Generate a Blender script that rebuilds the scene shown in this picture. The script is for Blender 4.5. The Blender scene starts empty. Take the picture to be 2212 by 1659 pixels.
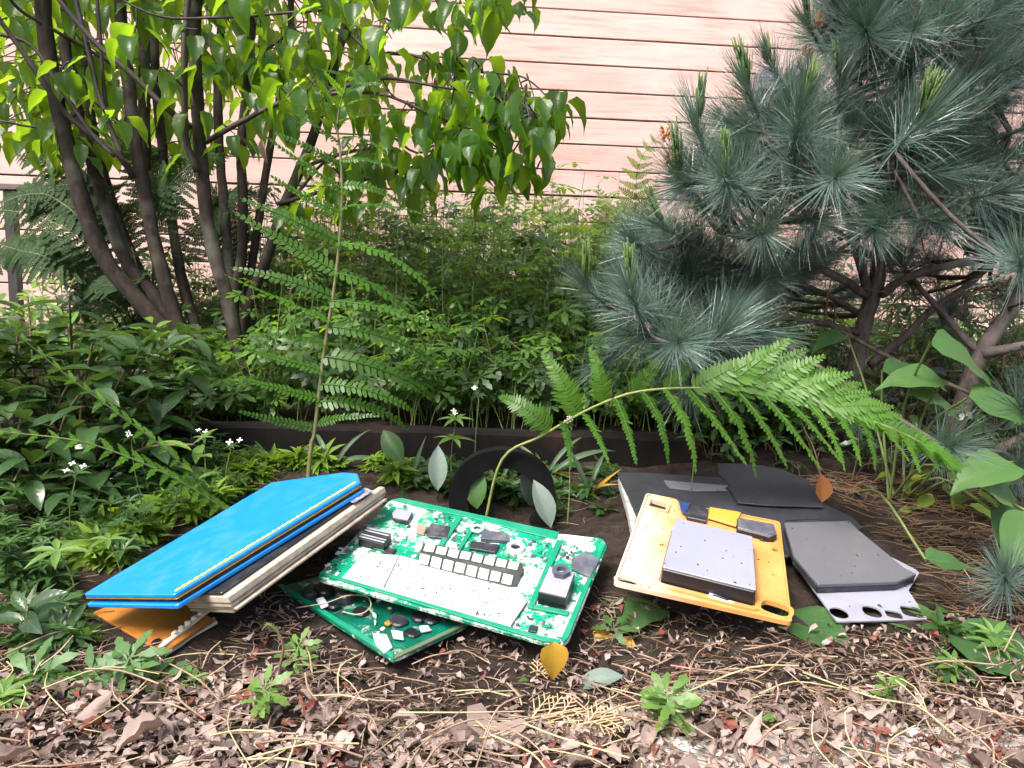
import bpy, math, random
import numpy as np
from mathutils import Vector, Matrix, noise as mnoise

rnd = random.Random(7)
nrg = np.random.default_rng(7)
SC = bpy.context.scene
COL = SC.collection
PI = math.pi

# ------------------------------------------------------------------ camera, sky, sun, exposure
FPX, CU, CV = 1640.0, 1106.0, 829.5          # focal length and centre in 2212x1659 picture units
PITCH, ROLL = math.radians(7.4), math.radians(1.55)
CAM = Vector((0, 0, .45))
FW = Vector((0, math.cos(PITCH), -math.sin(PITCH)))
U0 = Vector((0, math.sin(PITCH), math.cos(PITCH)))
RT = math.cos(ROLL) * Vector((1, 0, 0)) + math.sin(ROLL) * U0
UP = -math.sin(ROLL) * Vector((1, 0, 0)) + math.cos(ROLL) * U0
cd = bpy.data.cameras.new('camera')
cam = bpy.data.objects.new('camera', cd)
COL.objects.link(cam)
cd.sensor_width = 36
cd.lens = 36 * FPX / 2212
cd.clip_start, cd.clip_end = .02, 800
mw = Matrix((RT, UP, -FW)).transposed().to_4x4()
mw.translation = CAM
cam.matrix_world = mw
SC.camera = cam

SUN_EL, SUN_AZ = math.radians(56), math.radians(218)     # azimuth clockwise from +Y (the view direction)
w = bpy.data.worlds.new('World')
SC.world = w
w.use_nodes = True
nt = w.node_tree
bg = nt.nodes['Background']
sky = nt.nodes.new('ShaderNodeTexSky')
sky.sky_type = 'NISHITA'
sky.sun_disc = False
sky.sun_elevation = SUN_EL
sky.sun_rotation = SUN_AZ
sky.air_density = 1.0
sky.dust_density = 6.0
sky.ozone_density = .6
nt.links.new(sky.outputs[0], bg.inputs[0])
bg.inputs[1].default_value = .12
sl = bpy.data.lights.new('sun', 'SUN')
sl.energy = 2.3
sl.angle = math.radians(22)
sl.color = (1, .965, .93)
so = bpy.data.objects.new('sun', sl)
COL.objects.link(so)
sd = Vector((math.sin(SUN_AZ) * math.cos(SUN_EL), math.cos(SUN_AZ) * math.cos(SUN_EL), math.sin(SUN_EL)))
so.rotation_euler = sd.to_track_quat('Z', 'Y').to_euler()
so.location = (0, -3, 6)
SC.view_settings.view_transform = 'Standard'
SC.view_settings.look = 'None'
SC.view_settings.gamma = 1
SC.view_settings.exposure = 1.32
SC.render.engine = 'CYCLES'
SC.cycles.max_bounces = 5
SC.cycles.transmission_bounces = 4
SC.cycles.diffuse_bounces = 2
SC.cycles.glossy_bounces = 2
SC.cycles.use_adaptive_sampling = True
SC.cycles.adaptive_threshold = .04

# ------------------------------------------------------------------ picture helpers
def ray(u, v):
    return FW + RT * ((u - CU) / FPX) - UP * ((v - CV) / FPX)
def at(u, v, y):
    d = ray(u, v)
    return CAM + d * ((y - CAM.y) / d.y)
def onplane(u, v, p, n):
    d = ray(u, v)
    return CAM + d * ((p - CAM).dot(n) / d.dot(n))
def rr(a, b): return rnd.uniform(a, b)
def sstep(a, b, x):
    t = min(1, max(0, (x - a) / (b - a)))
    return t * t * (3 - 2 * t)
def gs(x, y, cx, cy, sx, sy): return math.exp(-((x - cx) / sx) ** 2 - ((y - cy) / sy) ** 2)
# what lies on the soil: (point of its underside, normal, centre, radius) so that the soil stays below it
LYING = [(Vector((-.15, .95, .012)), Vector((0, -.06, 1)), (-.14, .95), .17),
         (Vector((-.41, .90, .012)), Vector((-.05, -.08, 1)), (-.42, .90), .15),
         (Vector((.49, .99, .030)), Vector((.02, -.16, 1)), (.50, .99), .19),
         (Vector((.30, 1.02, .026)), Vector((.06, -.13, 1)), (.28, 1.0), .18),
         (Vector((0, 1.0, .015)), Vector((0, -.28, 1)), (-.02, .98), .20)]
def G(x, y):
    """height of the garden soil"""
    z = _G(x, y)
    for p, n, c, r in LYING:
        d = math.hypot(x - c[0], y - c[1])
        if d < r * 1.5:
            lim = p.z - ((x - p.x) * n.x + (y - p.y) * n.y) / n.z
            if z > lim:
                z = lim + (z - lim) * sstep(r, r * 1.5, d)
    return z
def _G(x, y):
    z = .12 * max(0, min(y, 1.5) - .85)
    back = sstep(1.50, 1.62, y) if x < .40 else sstep(1.35, 2.0, y)
    z += .055 * back + .02 * sstep(1.7, 3, y)
    z += .030 * gs(x, y, -.38, 1.03, .16, .14) + .03 * gs(x, y, 0, 1.06, .12, .07) + .030 * gs(x, y, .29, 1.08, .09, .12)
    z += .045 * gs(x, y, .46, 1.33, .16, .10) - .035 * gs(x, y, 0, 1.34, .2, .10)
    if y > .25 and y < 4.5 and abs(x) < 3:
        k = sstep(.72, .95, y)
        z += k * .012 * mnoise.noise(Vector((x * 7, y * 7, 1))) + (.3 + .7 * k) * .005 * mnoise.noise(Vector((x * 25, y * 25, 4)))
    return z
def atground(u, v):
    d = ray(u, v)
    lo, hi = .3, 4.5
    for i in range(60):
        m = lo + (hi - lo) * i / 60
        p = CAM + d * (m / d.y)
        if p.z <= G(p.x, p.y): return p
    return p

DEV = [[(170, 1290), (190, 1270), (590, 1030), (780, 1010), (850, 1050), (500, 1320), (470, 1350), (355, 1430), (195, 1330)],
       [(690, 1250), (850, 1065), (1325, 1160), (1235, 1410), (1010, 1360), (850, 1440), (590, 1270)],
       [(1315, 1260), (1320, 1010), (1650, 995), (1800, 1060), (2000, 1230), (2020, 1345), (1800, 1350), (1720, 1360)]]
def onpoly(u, v, q):
    c = False
    for i in range(len(q)):
        (x0, y0), (x1, y1) = q[i - 1], q[i]
        if (y0 > v) != (y1 > v) and u < (x1 - x0) * (v - y0) / (y1 - y0) + x0: c = not c
    return c
def occupied(p, m=.03):
    """is there a discarded device at (or just above) this spot of the soil"""
    for h in (0, m, 2 * m):
        d = Vector((p.x, p.y, p.z + h)) - CAM
        z = d.dot(FW)
        u, v = CU + FPX * d.dot(RT) / z, CV - FPX * d.dot(UP) / z
        if any(onpoly(u, v, q) for q in DEV): return True
    return False

# ------------------------------------------------------------------ mesh helpers
class T:
    """a piece of geometry: vertices, faces, uv per vertex"""
    def __init__(s): s.v, s.f, s.uv = [], [], []
    def add(s, vs, fs, uvs=None):
        o = len(s.v)
        s.v += [tuple(p) for p in vs]
        s.f += [tuple(i + o for i in f) for f in fs]
        s.uv += list(uvs) if uvs is not None else [(0, 0)] * len(vs)
    def mesh(s, name, mat, smooth=True):
        return mk(name, np.array(s.v, float), s.f, np.array(s.uv, float), mat, smooth)
def mk(name, V, F, UV, mat, smooth=True, tint=None):
    me = bpy.data.meshes.new(name)
    lt = np.fromiter((len(f) for f in F), int, len(F)) if isinstance(F, list) else F[1]
    lv = np.fromiter((i for f in F for i in f), int) if isinstance(F, list) else F[0]
    me.vertices.add(len(V)); me.vertices.foreach_set('co', np.ascontiguousarray(V, np.float32).ravel())
    me.loops.add(len(lv)); me.loops.foreach_set('vertex_index', lv.astype(np.int32))
    me.polygons.add(len(lt))
    me.polygons.foreach_set('loop_start', (np.cumsum(lt) - lt).astype(np.int32))
    me.polygons.foreach_set('loop_total', lt.astype(np.int32))
    if UV is not None:
        ul = me.uv_layers.new(name='UVMap')
        ul.data.foreach_set('uv', np.ascontiguousarray(UV[lv], np.float32).ravel())
    if tint is not None:
        at_ = me.attributes.new('tint', 'FLOAT', 'POINT')
        at_.data.foreach_set('value', np.ascontiguousarray(tint, np.float32))
    me.update(calc_edges=True)
    me.polygons.foreach_set('use_smooth', np.full(len(lt), smooth))
    if mat: me.materials.append(mat)
    me.validate()
    return me
def scatter(name, items, mat, smooth=True):
    """items: list of (T template, Matrix); one mesh with a tint per piece"""
    Vs, LV, LT, UVs, TI = [], [], [], [], []
    off = 0
    cache = {}
    for t, M in items:
        c = cache.get(id(t))
        if c is None:
            c = (np.array(t.v), np.fromiter((i for f in t.f for i in f), int), np.array([len(f) for f in t.f]), np.array(t.uv))
            cache[id(t)] = c
        A = np.array(M)
        Vs.append(c[0] @ A[:3, :3].T + A[:3, 3]); LV.append(c[1] + off); LT.append(c[2]); UVs.append(c[3])
        TI.append(np.full(len(c[0]), rnd.random()))
        off += len(c[0])
    return mk(name, np.concatenate(Vs), (np.concatenate(LV), np.concatenate(LT)), np.concatenate(UVs), mat, smooth, np.concatenate(TI))
OFF = {}
def thing(name, label, cat, loc=(0, 0, 0), group=None):
    o = bpy.data.objects.new(name, None)
    o.empty_display_size = .02
    COL.objects.link(o)
    o.location = loc
    OFF[o] = Vector(loc)
    o['label'] = label; o['category'] = cat
    if group: o['group'] = group
    return o
def part(name, me, parent, M=None, label=None):
    """mesh (or M) given in world space, hung under parent"""
    o = bpy.data.objects.new(name, me)
    COL.objects.link(o)
    if parent is not None:
        o.parent = parent
        top = parent
        while top.parent: top = top.parent
        b = Matrix.Translation(-OFF[top])
        # a part that is itself a parent stays at the thing's own frame
        if parent.parent is None: o.matrix_basis = b @ (M or Matrix())
        else: o.matrix_basis = parent.matrix_basis.inverted() @ b @ (M or Matrix())
    elif M is not None: o.matrix_basis = M
    if label: o['label'] = label
    return o
def single(name, me, label, cat, M=None, group=None):
    o = part(name, me, None, M)
    o['label'] = label; o['category'] = cat
    if group: o['group'] = group
    return o
def kind(o, k): o['kind'] = k; return o
def frame(p, d, n, s=1.0, sx=None):
    """matrix with local Y along d, local Z near n"""
    d = d.normalized()
    x = d.cross(n)
    if x.length < 1e-4: x = d.cross(Vector((.3, .7, .2)))
    x.normalize()
    z = x.cross(d)
    M = Matrix((x * (sx or s), d * s, z * s)).transposed().to_4x4()
    M.translation = p
    return M
def rv():
    v = Vector(nrg.normal(size=3))
    return v.normalized()
def catmull(pts, k=4):
    if len(pts) < 3: return [p.copy() for p in pts]
    P = [2 * pts[0] - pts[1]] + list(pts) + [2 * pts[-1] - pts[-2]]
    out = []
    for i in range(1, len(P) - 2):
        a, b, c, d = P[i - 1:i + 3]
        for j in range(k):
            t = j / k
            out.append(.5 * ((2 * b) + (c - a) * t + (2 * a - 5 * b + 4 * c - d) * t * t + (3 * b - a - 3 * c + d) * t ** 3))
    out.append(pts[-1].copy())
    return out
def tube(t, pts, radii, n=8, cap=True, lump=0):
    """tube along pts added to T"""
    vs, uvs, fs = [], [], []
    nx = None
    L = 0
    for i, p in enumerate(pts):
        d = (pts[min(i + 1, len(pts) - 1)] - pts[max(i - 1, 0)])
        d = d.normalized() if d.length > 1e-9 else Vector((0, 0, 1))
        if nx is None:
            nx = d.orthogonal().normalized()
        nx = (nx - d * nx.dot(d)).normalized()
        ny = d.cross(nx)
        if i: L += (p - pts[i - 1]).length
        r = radii[i] if hasattr(radii, '__len__') else radii
        for j in range(n):
            a = 2 * PI * j / n
            q = r * (1 + lump * mnoise.noise(p * 30 + Vector((math.cos(a), math.sin(a), 0)) * 1.3))
            vs.append(p + nx * (q * math.cos(a)) + ny * (q * math.sin(a)))
            uvs.append((j / n, L))
    for i in range(len(pts) - 1):
        for j in range(n):
            k = (j + 1) % n
            fs.append((i * n + j, i * n + k, (i + 1) * n + k, (i + 1) * n + j))
    if cap:
        fs.append(tuple(reversed(range(n))))
        fs.append(tuple((len(pts) - 1) * n + j for j in range(n)))
    t.add(vs, fs, uvs)
    return t
def lin(a, b, n): return [a + (b - a) * i / (n - 1) for i in range(n)]
def box(t, c, s, bev=0.0):
    """axis aligned box with chamfered vertical and top edges, added to T"""
    x, y, z = s[0] / 2, s[1] / 2, s[2] / 2
    if bev <= 0:
        vs = [(c[0] + i * x, c[1] + j * y, c[2] + k * z) for k in (-1, 1) for j in (-1, 1) for i in (-1, 1)]
        t.add(vs, [(0, 2, 3, 1), (4, 5, 7, 6), (0, 1, 5, 4), (2, 6, 7, 3), (0, 4, 6, 2), (1, 3, 7, 5)], [(p[0], p[1]) for p in vs])
        return t
    prism(t, [(c[0] - x, c[1] - y), (c[0] + x, c[1] - y), (c[0] + x, c[1] + y), (c[0] - x, c[1] + y)], c[2] - z, c[2] + z, bev)
    return t
def prism(t, poly, z0, z1, bev=0.0, rc=0.0, rn=3):
    """extruded outline with chamfered rims; rc rounds the corners"""
    if rc > 0:
        q = []
        n = len(poly)
        for i in range(n):
            a, b, c = Vector(poly[i - 1]), Vector(poly[i]), Vector(poly[(i + 1) % n])
            r = min(rc, (a - b).length * .45, (c - b).length * .45)
            p0, p1 = b + (a - b).normalized() * r, b + (c - b).normalized() * r
            for k in range(rn + 1):
                s = k / rn
                q.append(tuple((1 - s) ** 2 * p0 + 2 * s * (1 - s) * b + s * s * p1))
        poly = q
    n = len(poly)
    ar = sum(poly[i - 1][0] * poly[i][1] - poly[i][0] * poly[i - 1][1] for i in range(n))
    if ar < 0: poly = poly[::-1]
    def inset(d):
        out = []
        for i in range(n):
            a, b, c = Vector(poly[i - 1]), Vector(poly[i]), Vector(poly[(i + 1) % n])
            e1, e2 = (b - a).normalized(), (c - b).normalized()
            n1, n2 = Vector((-e1.y, e1.x)), Vector((-e2.y, e2.x))
            m = n1 + n2
            m = m / max(.35, m.dot(n1)) if m.length > 1e-6 else n1
            out.append(b + m * d)
        return out
    rings = [(inset(bev), z0), (inset(0), z0 + bev), (inset(0), z1 - bev), (inset(bev), z1)] if bev > 0 else [(inset(0), z0), (inset(0), z1)]
    vs = [(p[0], p[1], z) for ring, z in rings for p in ring]
    fs = []
    for k in range(len(rings) - 1):
        for i in range(n):
            j = (i + 1) % n
            fs.append((k * n + i, k * n + j, (k + 1) * n + j, (k + 1) * n + i))
    fs.append(tuple(reversed(range(n))))
    fs.append(tuple((len(rings) - 1) * n + i for i in range(n)))
    t.add(vs, fs, [(p[0], p[1]) for p in vs])
    return t

# ------------------------------------------------------------------ materials
def nodes(name):
    m = bpy.data.materials.new(name)
    m.use_nodes = True
    t = m.node_tree
    return m, t, t.nodes['Principled BSDF'], t.nodes['Material Output']
class N:
    """tiny node helper"""
    def __init__(s, t): s.t = t
    def n(s, typ, **kw):
        x = s.t.nodes.new(typ)
        for k, v in kw.items():
            if k.startswith('i_'):
                key = k[2:]
                x.inputs[int(key) if key.isdigit() else key.replace('_', ' ')].default_value = v
            else: setattr(x, k, v)
        return x
    def l(s, a, b): s.t.links.new(a, b)
    def noise(s, scale, detail=4, vec=None, rough=.55):
        x = s.n('ShaderNodeTexNoise', i_Scale=scale, i_Detail=detail, i_Roughness=rough)
        if vec is not None: s.l(vec, x.inputs['Vector'])
        return x.outputs['Fac']
    def ramp(s, fac, stops):
        x = s.n('ShaderNodeValToRGB')
        e = x.color_ramp.elements
        while len(e) < len(stops): e.new(.5)
        for el, (p, c) in zip(e, stops):
            el.position = p
            el.color = (*c, 1) if len(c) == 3 else c
        s.l(fac, x.inputs[0])
        return x.outputs[0]
    def mix(s, f, a, b, mode='MIX'):
        x = s.n('ShaderNodeMix', data_type='RGBA', blend_type=mode)
        for v, i in ((f, 0), (a, 6), (b, 7)):
            if hasattr(v, 'is_output'): s.l(v, x.inputs[i])
            else: x.inputs[i].default_value = v if i == 0 else ((*v, 1) if len(v) == 3 else v)
        return x.outputs[2]
    def math(s, op, a, b=0.0):
        x = s.n('ShaderNodeMath', operation=op)
        for v, i in ((a, 0), (b, 1)):
            if hasattr(v, 'is_output'): s.l(v, x.inputs[i])
            else: x.inputs[i].default_value = v
        return x.outputs[0]
    def obj(s): return s.n('ShaderNodeTexCoord').outputs['Object']
    def uv(s): return s.n('ShaderNodeTexCoord').outputs['UV']
    def bump(s, h, strength, dist, bsdf):
        x = s.n('ShaderNodeBump', i_Strength=strength, i_Distance=dist)
        s.l(h, x.inputs['Height'])
        s.l(x.outputs[0], bsdf.inputs['Normal'])
def leafmat(name, ca, cb, tr, trf=.45, rough=.4, vein=None, spec=.5, veinn=9):
    m, t, b, o = nodes(name)
    k = N(t)
    ti = k.n('ShaderNodeAttribute', attribute_name='tint').outputs['Fac']
    rn = k.n('ShaderNodeObjectInfo').outputs['Random']
    f = k.math('FRACT', k.math('ADD', ti, rn))
    no = k.noise(60, 1, k.obj())
    f2 = k.math('ADD', k.math('MULTIPLY', f, .75), k.math('MULTIPLY', no, .3))
    col = k.mix(f2, ca, cb)
    tcol = k.mix(f2, tuple(c * .38 for c in tr), tr)
    if vein:
        sp = k.n('ShaderNodeSeparateXYZ')
        k.l(k.uv(), sp.inputs[0])
        ax = k.math('ABSOLUTE', k.math('SUBTRACT', sp.outputs[0], .5))
        mid = k.math('LESS_THAN', ax, .022)
        ph = k.math('FRACT', k.math('MULTIPLY', k.math('SUBTRACT', sp.outputs[1], k.math('MULTIPLY', ax, .55)), veinn))
        side = k.math('LESS_THAN', ph, .13)
        vv = k.math('MAXIMUM', mid, k.math('MULTIPLY', side, .55))
        col = k.mix(k.math('MULTIPLY', vv, .5), col, vein)
        tcol = k.mix(k.math('MULTIPLY', vv, .5), tcol, tuple(c * .6 for c in tr))
        hb = k.math('SUBTRACT', k.math('ABSOLUTE', k.math('SUBTRACT', ph, .5)), k.math('MULTIPLY', mid, .4))
        k.bump(hb, .3, .0012, b)
    k.l(col, b.inputs['Base Color'])
    b.inputs['Roughness'].default_value = rough
    b.inputs['Specular IOR Level'].default_value = spec
    tl = k.n('ShaderNodeBsdfTranslucent')
    k.l(tcol, tl.inputs[0])
    ms = k.n('ShaderNodeMixShader', i_0=trf)
    k.l(b.outputs[0], ms.inputs[1]); k.l(tl.outputs[0], ms.inputs[2]); k.l(ms.outputs[0], o.inputs[0])
    return m
def plain(name, c, rough=.5, metal=0., c2=None, scale=20, spec=.5, bump=0., bscale=None, coat=0):
    m, t, b, o = nodes(name)
    k = N(t)
    if c2:
        f = k.noise(scale, 5, k.obj())
        k.l(k.ramp(f, [(.35, c), (.65, c2)]), b.inputs['Base Color'])
    else: b.inputs['Base Color'].default_value = (*c, 1)
    if bump: k.bump(k.noise(bscale or scale, 5, k.obj()), bump, .004, b)
    b.inputs['Roughness'].default_value = rough
    b.inputs['Metallic'].default_value = metal
    b.inputs['Specular IOR Level'].default_value = spec
    b.inputs['Coat Weight'].default_value = coat
    return m
def barkmat(name, ca, cb, cc, sx=1.0, bump=.8):
    m, t, b, o = nodes(name)
    k = N(t)
    mp = k.n('ShaderNodeMapping')
    mp.inputs['Scale'].default_value = (1, 1, .45)
    k.l(k.obj(), mp.inputs[0])
    a = k.noise(38 * sx, 6, mp.outputs[0], .65)
    c = k.noise(9, 4, k.obj())
    col = k.mix(k.ramp(c, [(.52, (0, 0, 0)), (.68, (1, 1, 1))]), k.ramp(a, [(.3, ca), (.7, cb)]), cc)
    k.l(col, b.inputs['Base Color'])
    b.inputs['Roughness'].default_value = .9
    b.inputs['Specular IOR Level'].default_value = .2
    k.bump(a, bump, .006, b)
    return m

M_DOG = leafmat('dogwood leaf', (.024, .066, .022), (.05, .12, .03), (.52, .86, .03), .56, .3, (.09, .16, .06))
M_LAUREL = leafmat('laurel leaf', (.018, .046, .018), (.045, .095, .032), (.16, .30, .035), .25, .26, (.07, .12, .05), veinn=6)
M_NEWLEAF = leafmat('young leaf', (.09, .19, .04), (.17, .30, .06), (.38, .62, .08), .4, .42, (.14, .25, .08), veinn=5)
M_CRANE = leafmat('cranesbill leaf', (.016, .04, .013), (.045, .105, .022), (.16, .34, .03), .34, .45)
M_FERN = leafmat('fern', (.045, .125, .012), (.09, .22, .02), (.36, .72, .02), .45, .45)
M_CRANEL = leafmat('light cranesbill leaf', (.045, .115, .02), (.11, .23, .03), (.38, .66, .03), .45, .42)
M_FERNU = leafmat('shaded fern', (.035, .105, .012), (.08, .20, .02), (.32, .64, .02), .45, .42)  # darker copy of the fern green, shade put into the leaf colour
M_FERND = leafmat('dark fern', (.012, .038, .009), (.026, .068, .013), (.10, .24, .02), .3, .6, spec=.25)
M_FERNY = leafmat('yellow fern', (.13, .21, .03), (.19, .28, .05), (.50, .66, .09), .5, .5)
M_FERNW = leafmat('wall fern', (.08, .16, .02), (.15, .25, .04), (.5, .72, .06), .55, .5)
M_NEEDLE = leafmat('pine needle', (.028, .062, .048), (.165, .25, .215), (.12, .22, .09), .22, .3, spec=.9)
M_NEEDLEB = leafmat('old pine needle', (.10, .055, .028), (.19, .11, .055), (.2, .1, .04), .2, .6)
M_CANDLE = leafmat('pine candle', (.07, .14, .03), (.15, .24, .06), (.28, .42, .08), .3, .45)
M_BROAD = leafmat('broad leaf', (.045, .115, .035), (.085, .185, .05), (.28, .50, .06), .35, .45, (.10, .2, .08), veinn=5)
M_WOOD = leafmat('woodruff leaf', (.022, .055, .018), (.055, .125, .03), (.2, .38, .04), .3, .4)
M_MOSS = leafmat('feathery moss', (.07, .15, .015), (.19, .31, .03), (.4, .62, .04), .4, .7)
M_BLADE = leafmat('blade leaf', (.05, .10, .05), (.12, .19, .11), (.3, .46, .12), .35, .45)
M_DRY = leafmat('dry leaf', (.07, .043, .036), (.50, .395, .35), (.4, .25, .16), .2, .7, (.3, .2, .15), veinn=6, spec=.3)
M_DRYRED = leafmat('red dry leaf', (.14, .04, .03), (.28, .10, .07), (.35, .1, .05), .2, .65, (.3, .15, .1), spec=.3)
M_YEL = leafmat('yellow leaf', (.38, .22, .02), (.50, .30, .03), (.6, .35, .03), .3, .55, (.4, .25, .05))
M_GREYLEAF = leafmat('grey green leaf', (.13, .18, .15), (.18, .24, .2), (.2, .3, .2), .2, .6, (.2, .26, .22))
M_TAN = plain('dry cedar', (.42, .29, .16), .8, c2=(.58, .45, .28), scale=60)
M_CEDAR = plain('cedar sprig', (.10, .17, .12), .7, c2=(.20, .28, .22), scale=60)
M_STEM = plain('green stem', (.10, .15, .04), .6, c2=(.17, .21, .07), scale=30)
M_STEMB = plain('brown stem', (.10, .065, .035), .8, c2=(.16, .11, .06), scale=30)
M_TWIG = plain('dry twig', (.20, .12, .08), .85, c2=(.40, .29, .21), scale=25)
M_BARK = barkmat('dogwood bark', (.014, .011, .009), (.05, .039, .031), (.085, .08, .066))
M_DTWIG = plain('dogwood twig', (.030, .022, .020), .7, c2=(.06, .045, .038), scale=40)
M_PBARK = barkmat('pine bark', (.045, .034, .032), (.14, .11, .10), (.19, .165, .155), 1.4, 1.0)
M_FLOWER = plain('white petal', (.85, .85, .82), .6)
M_BUD = plain('orange bud', (.55, .16, .05), .6, c2=(.45, .22, .08), scale=200)

def soilmat():
    m, t, b, o = nodes('soil')
    k = N(t)
    p = k.obj()
    a = k.noise(45, 8, p, .7); c = k.noise(6, 4, p)
    col = k.mix(c, k.ramp(a, [(.3, (.010, .007, .006)), (.7, (.045, .033, .027))]), k.ramp(a, [(.3, (.016, .012, .010)), (.75, (.085, .063, .052))]))
    k.l(col, b.inputs['Base Color'])
    b.inputs['Roughness'].default_value = .95
    b.inputs['Specular IOR Level'].default_value = .15
    k.bump(a, 1, .012, b)
    return m
M_SOIL = soilmat()
def concretemat():
    m, t, b, o = nodes('pale concrete')
    k = N(t)
    p = k.obj()
    a = k.noise(220, 5, p, .7); c = k.noise(7, 6, p)
    col = k.mix(k.ramp(c, [(.45, (0, 0, 0)), (.7, (1, 1, 1))]), k.ramp(a, [(.3, (.42, .40, .38)), (.7, (.60, .58, .56))]), (.26, .22, .19))
    k.l(col, b.inputs['Base Color'])
    b.inputs['Roughness'].default_value = .9
    k.bump(a, .5, .002, b)
    return m
M_CONC = concretemat()
def cedarmat():
    m, t, b, o = nodes('cedar board')
    k = N(t)
    p = k.obj()
    rn = k.n('ShaderNodeObjectInfo').outputs['Random']
    cx = k.n('ShaderNodeCombineXYZ')
    k.l(k.math('MULTIPLY', rn, 37), cx.inputs[0]); k.l(k.math('MULTIPLY', rn, 11), cx.inputs[2])
    ad = k.n('ShaderNodeVectorMath', operation='ADD')
    k.l(p, ad.inputs[0]); k.l(cx.outputs[0], ad.inputs[1])
    mp = k.n('ShaderNodeMapping')
    mp.inputs['Scale'].default_value = (.5, 1, 9)
    k.l(ad.outputs[0], mp.inputs[0])
    g = k.noise(7, 7, mp.outputs[0], .6)
    mp2 = k.n('ShaderNodeMapping')
    mp2.inputs['Scale'].default_value = (.9, 1, 2.2)
    k.l(ad.outputs[0], mp2.inputs[0])
    c = k.noise(2.2, 5, mp2.outputs[0])
    base = k.mix(rn, (.63, .405, .36), (.69, .475, .435))
    col = k.mix(k.ramp(g, [(.34, (1, 1, 1)), (.52, (0, 0, 0))]), base, (.53, .30, .255))
    col = k.mix(k.ramp(c, [(.42, (0, 0, 0)), (.8, (.8, .8, .8))]), col, (.75, .59, .56))
    kn = k.n('ShaderNodeTexVoronoi', i_Scale=2.3)
    k.l(mp2.outputs[0], kn.inputs['Vector'])
    col = k.mix(k.ramp(kn.outputs['Distance'], [(.02, (.8, .8, .8)), (.05, (0, 0, 0))]), col, (.34, .18, .12))
    k.l(col, b.inputs['Base Color'])
    b.inputs['Roughness'].default_value = .6
    k.bump(g, .35, .003, b)
    return m
M_CEDARB = cedarmat()

# ------------------------------------------------------------------ ground
def nonuni(lo, hi, a, b, step, far):
    xs = list(np.arange(a, b + 1e-6, step))
    d, x = step, a
    left = []
    while x > lo:
        d *= 1.5; x -= d; left.append(max(x, lo))
    d, x = step, b
    right = []
    while x < hi:
        d *= 1.5; x += d; right.append(min(x, hi))
    return left[::-1] + xs + right
gx = nonuni(-200, 200, -1.6, 1.7, .02, 0)
gy = nonuni(-200, 300, .4, 2.2, .02, 0)
gV = [(x, y, G(x, y)) for y in gy for x in gx]
nx_ = len(gx)
gF = [(j * nx_ + i, j * nx_ + i + 1, (j + 1) * nx_ + i + 1, (j + 1) * nx_ + i) for j in range(len(gy) - 1) for i in range(nx_ - 1)]
kind(part('ground', mk('ground', np.array(gV), gF, None, M_SOIL), None), 'structure')
# pale concrete border in front, broken edge where soil has washed over it
t = T()
for i in range(3):
    x0 = .13 + i * .6
    prism(t, [(x0 + .003, .15), (x0 + .597, .15), (x0 + .597, .765), (x0 + .003, .765 if i else .70)], -.05, .012, .004)
kind(part('paving', t.mesh('paving', M_CONC, False), None), 'structure')

# ------------------------------------------------------------------ board wall
WA = math.radians(5)
WO = Vector((0, 3.9, 0))
WD = Vector((math.cos(WA), math.sin(WA), 0))
WN = Vector((math.sin(WA), -math.cos(WA), 0))
WM = Matrix((WD, -WN, Vector((0, 0, 1)))).transposed().to_4x4()
WM.translation = WO
def onwall(u, v, off=0): return onplane(u, v, WO + WN * off, WN)
wall = thing('board_wall', 'long wall of horizontal cedar boards behind the plants', 'wall', WO)
t = T(); box(t, (0, .06, 1.35), (16.2, .06, 2.7))
part('backing', t.mesh('backing', plain('wall backing', (.02, .017, .016), .9), False), wall, WM)
PITCHW = .127
zb = onwall(1106, 73).z % PITCHW
pl = T(); box(pl, (.5, .012, 0), (1, .022, PITCHW - .009), 0)
plm = {}
for r in range(21):
    zc = zb + (r + .5) * PITCHW
    cuts = [-8.0, rr(-5.5, -4.2)] + sorted([rr(-3.2, -1.2), rr(.2, 2.0)]) + [rr(4.2, 5.5), 8.0]
    for a, b in zip(cuts, cuts[1:]):
        L = b - a - .0012
        key = round(L * 2) / 2
        tt = T()
        x0, x1, y0, y1, z0, z1 = 0, L, 0, .022, -(PITCHW - .0075) / 2, (PITCHW - .0075) / 2
        c = .002
        prism(tt, [(0, z0), (L, z0), (L, z1), (0, z1)], 0, .022, .002)
        tt.v = [(p[0], .022 - p[2], p[1]) for p in tt.v]
        tt.f = [tuple(reversed(f)) for f in tt.f]
        part('plank', tt.mesh('plank', M_CEDARB, False), wall, WM @ Matrix.Translation((a, rr(-.002, .002), zc)) @ Matrix.Rotation(rr(-.0004, .0004), 4, 'Y'))
# fixtures on the wall
M_GREYM = plain('grey powder coat', (.17, .17, .20), .5, c2=(.21, .21, .24), scale=8)
for (u, v, sz, lab) in ((1648, 180, .12, 'grey angular wall lamp beside the pine on the boards'), (948, 592, .15, 'grey box low on the boards behind the cranesbill')):
    p = onwall(u, v)
    h = thing('wall_lamp', lab, 'lamp', p)
    t = T(); prism(t, [(-sz * .5, -sz * .45), (sz * .5, -sz * .45), (sz * .5, sz * .2), (sz * .28, sz * .5), (-sz * .28, sz * .5), (-sz * .5, sz * .2)], .016, .09, .006)
    Mw = Matrix((WD, Vector((0, 0, 1)), WN)).transposed().to_4x4(); Mw.translation = p
    part('housing', t.mesh('housing', M_GREYM, False), h, Mw)
    t = T(); prism(t, [(-sz * .3, -sz * .3), (sz * .3, -sz * .3), (sz * .3, sz * .1), (-sz * .3, sz * .1)], .0, .0155, 0)
    part('back_plate', t.mesh('back_plate', M_GREYM, False), h, Mw)

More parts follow.
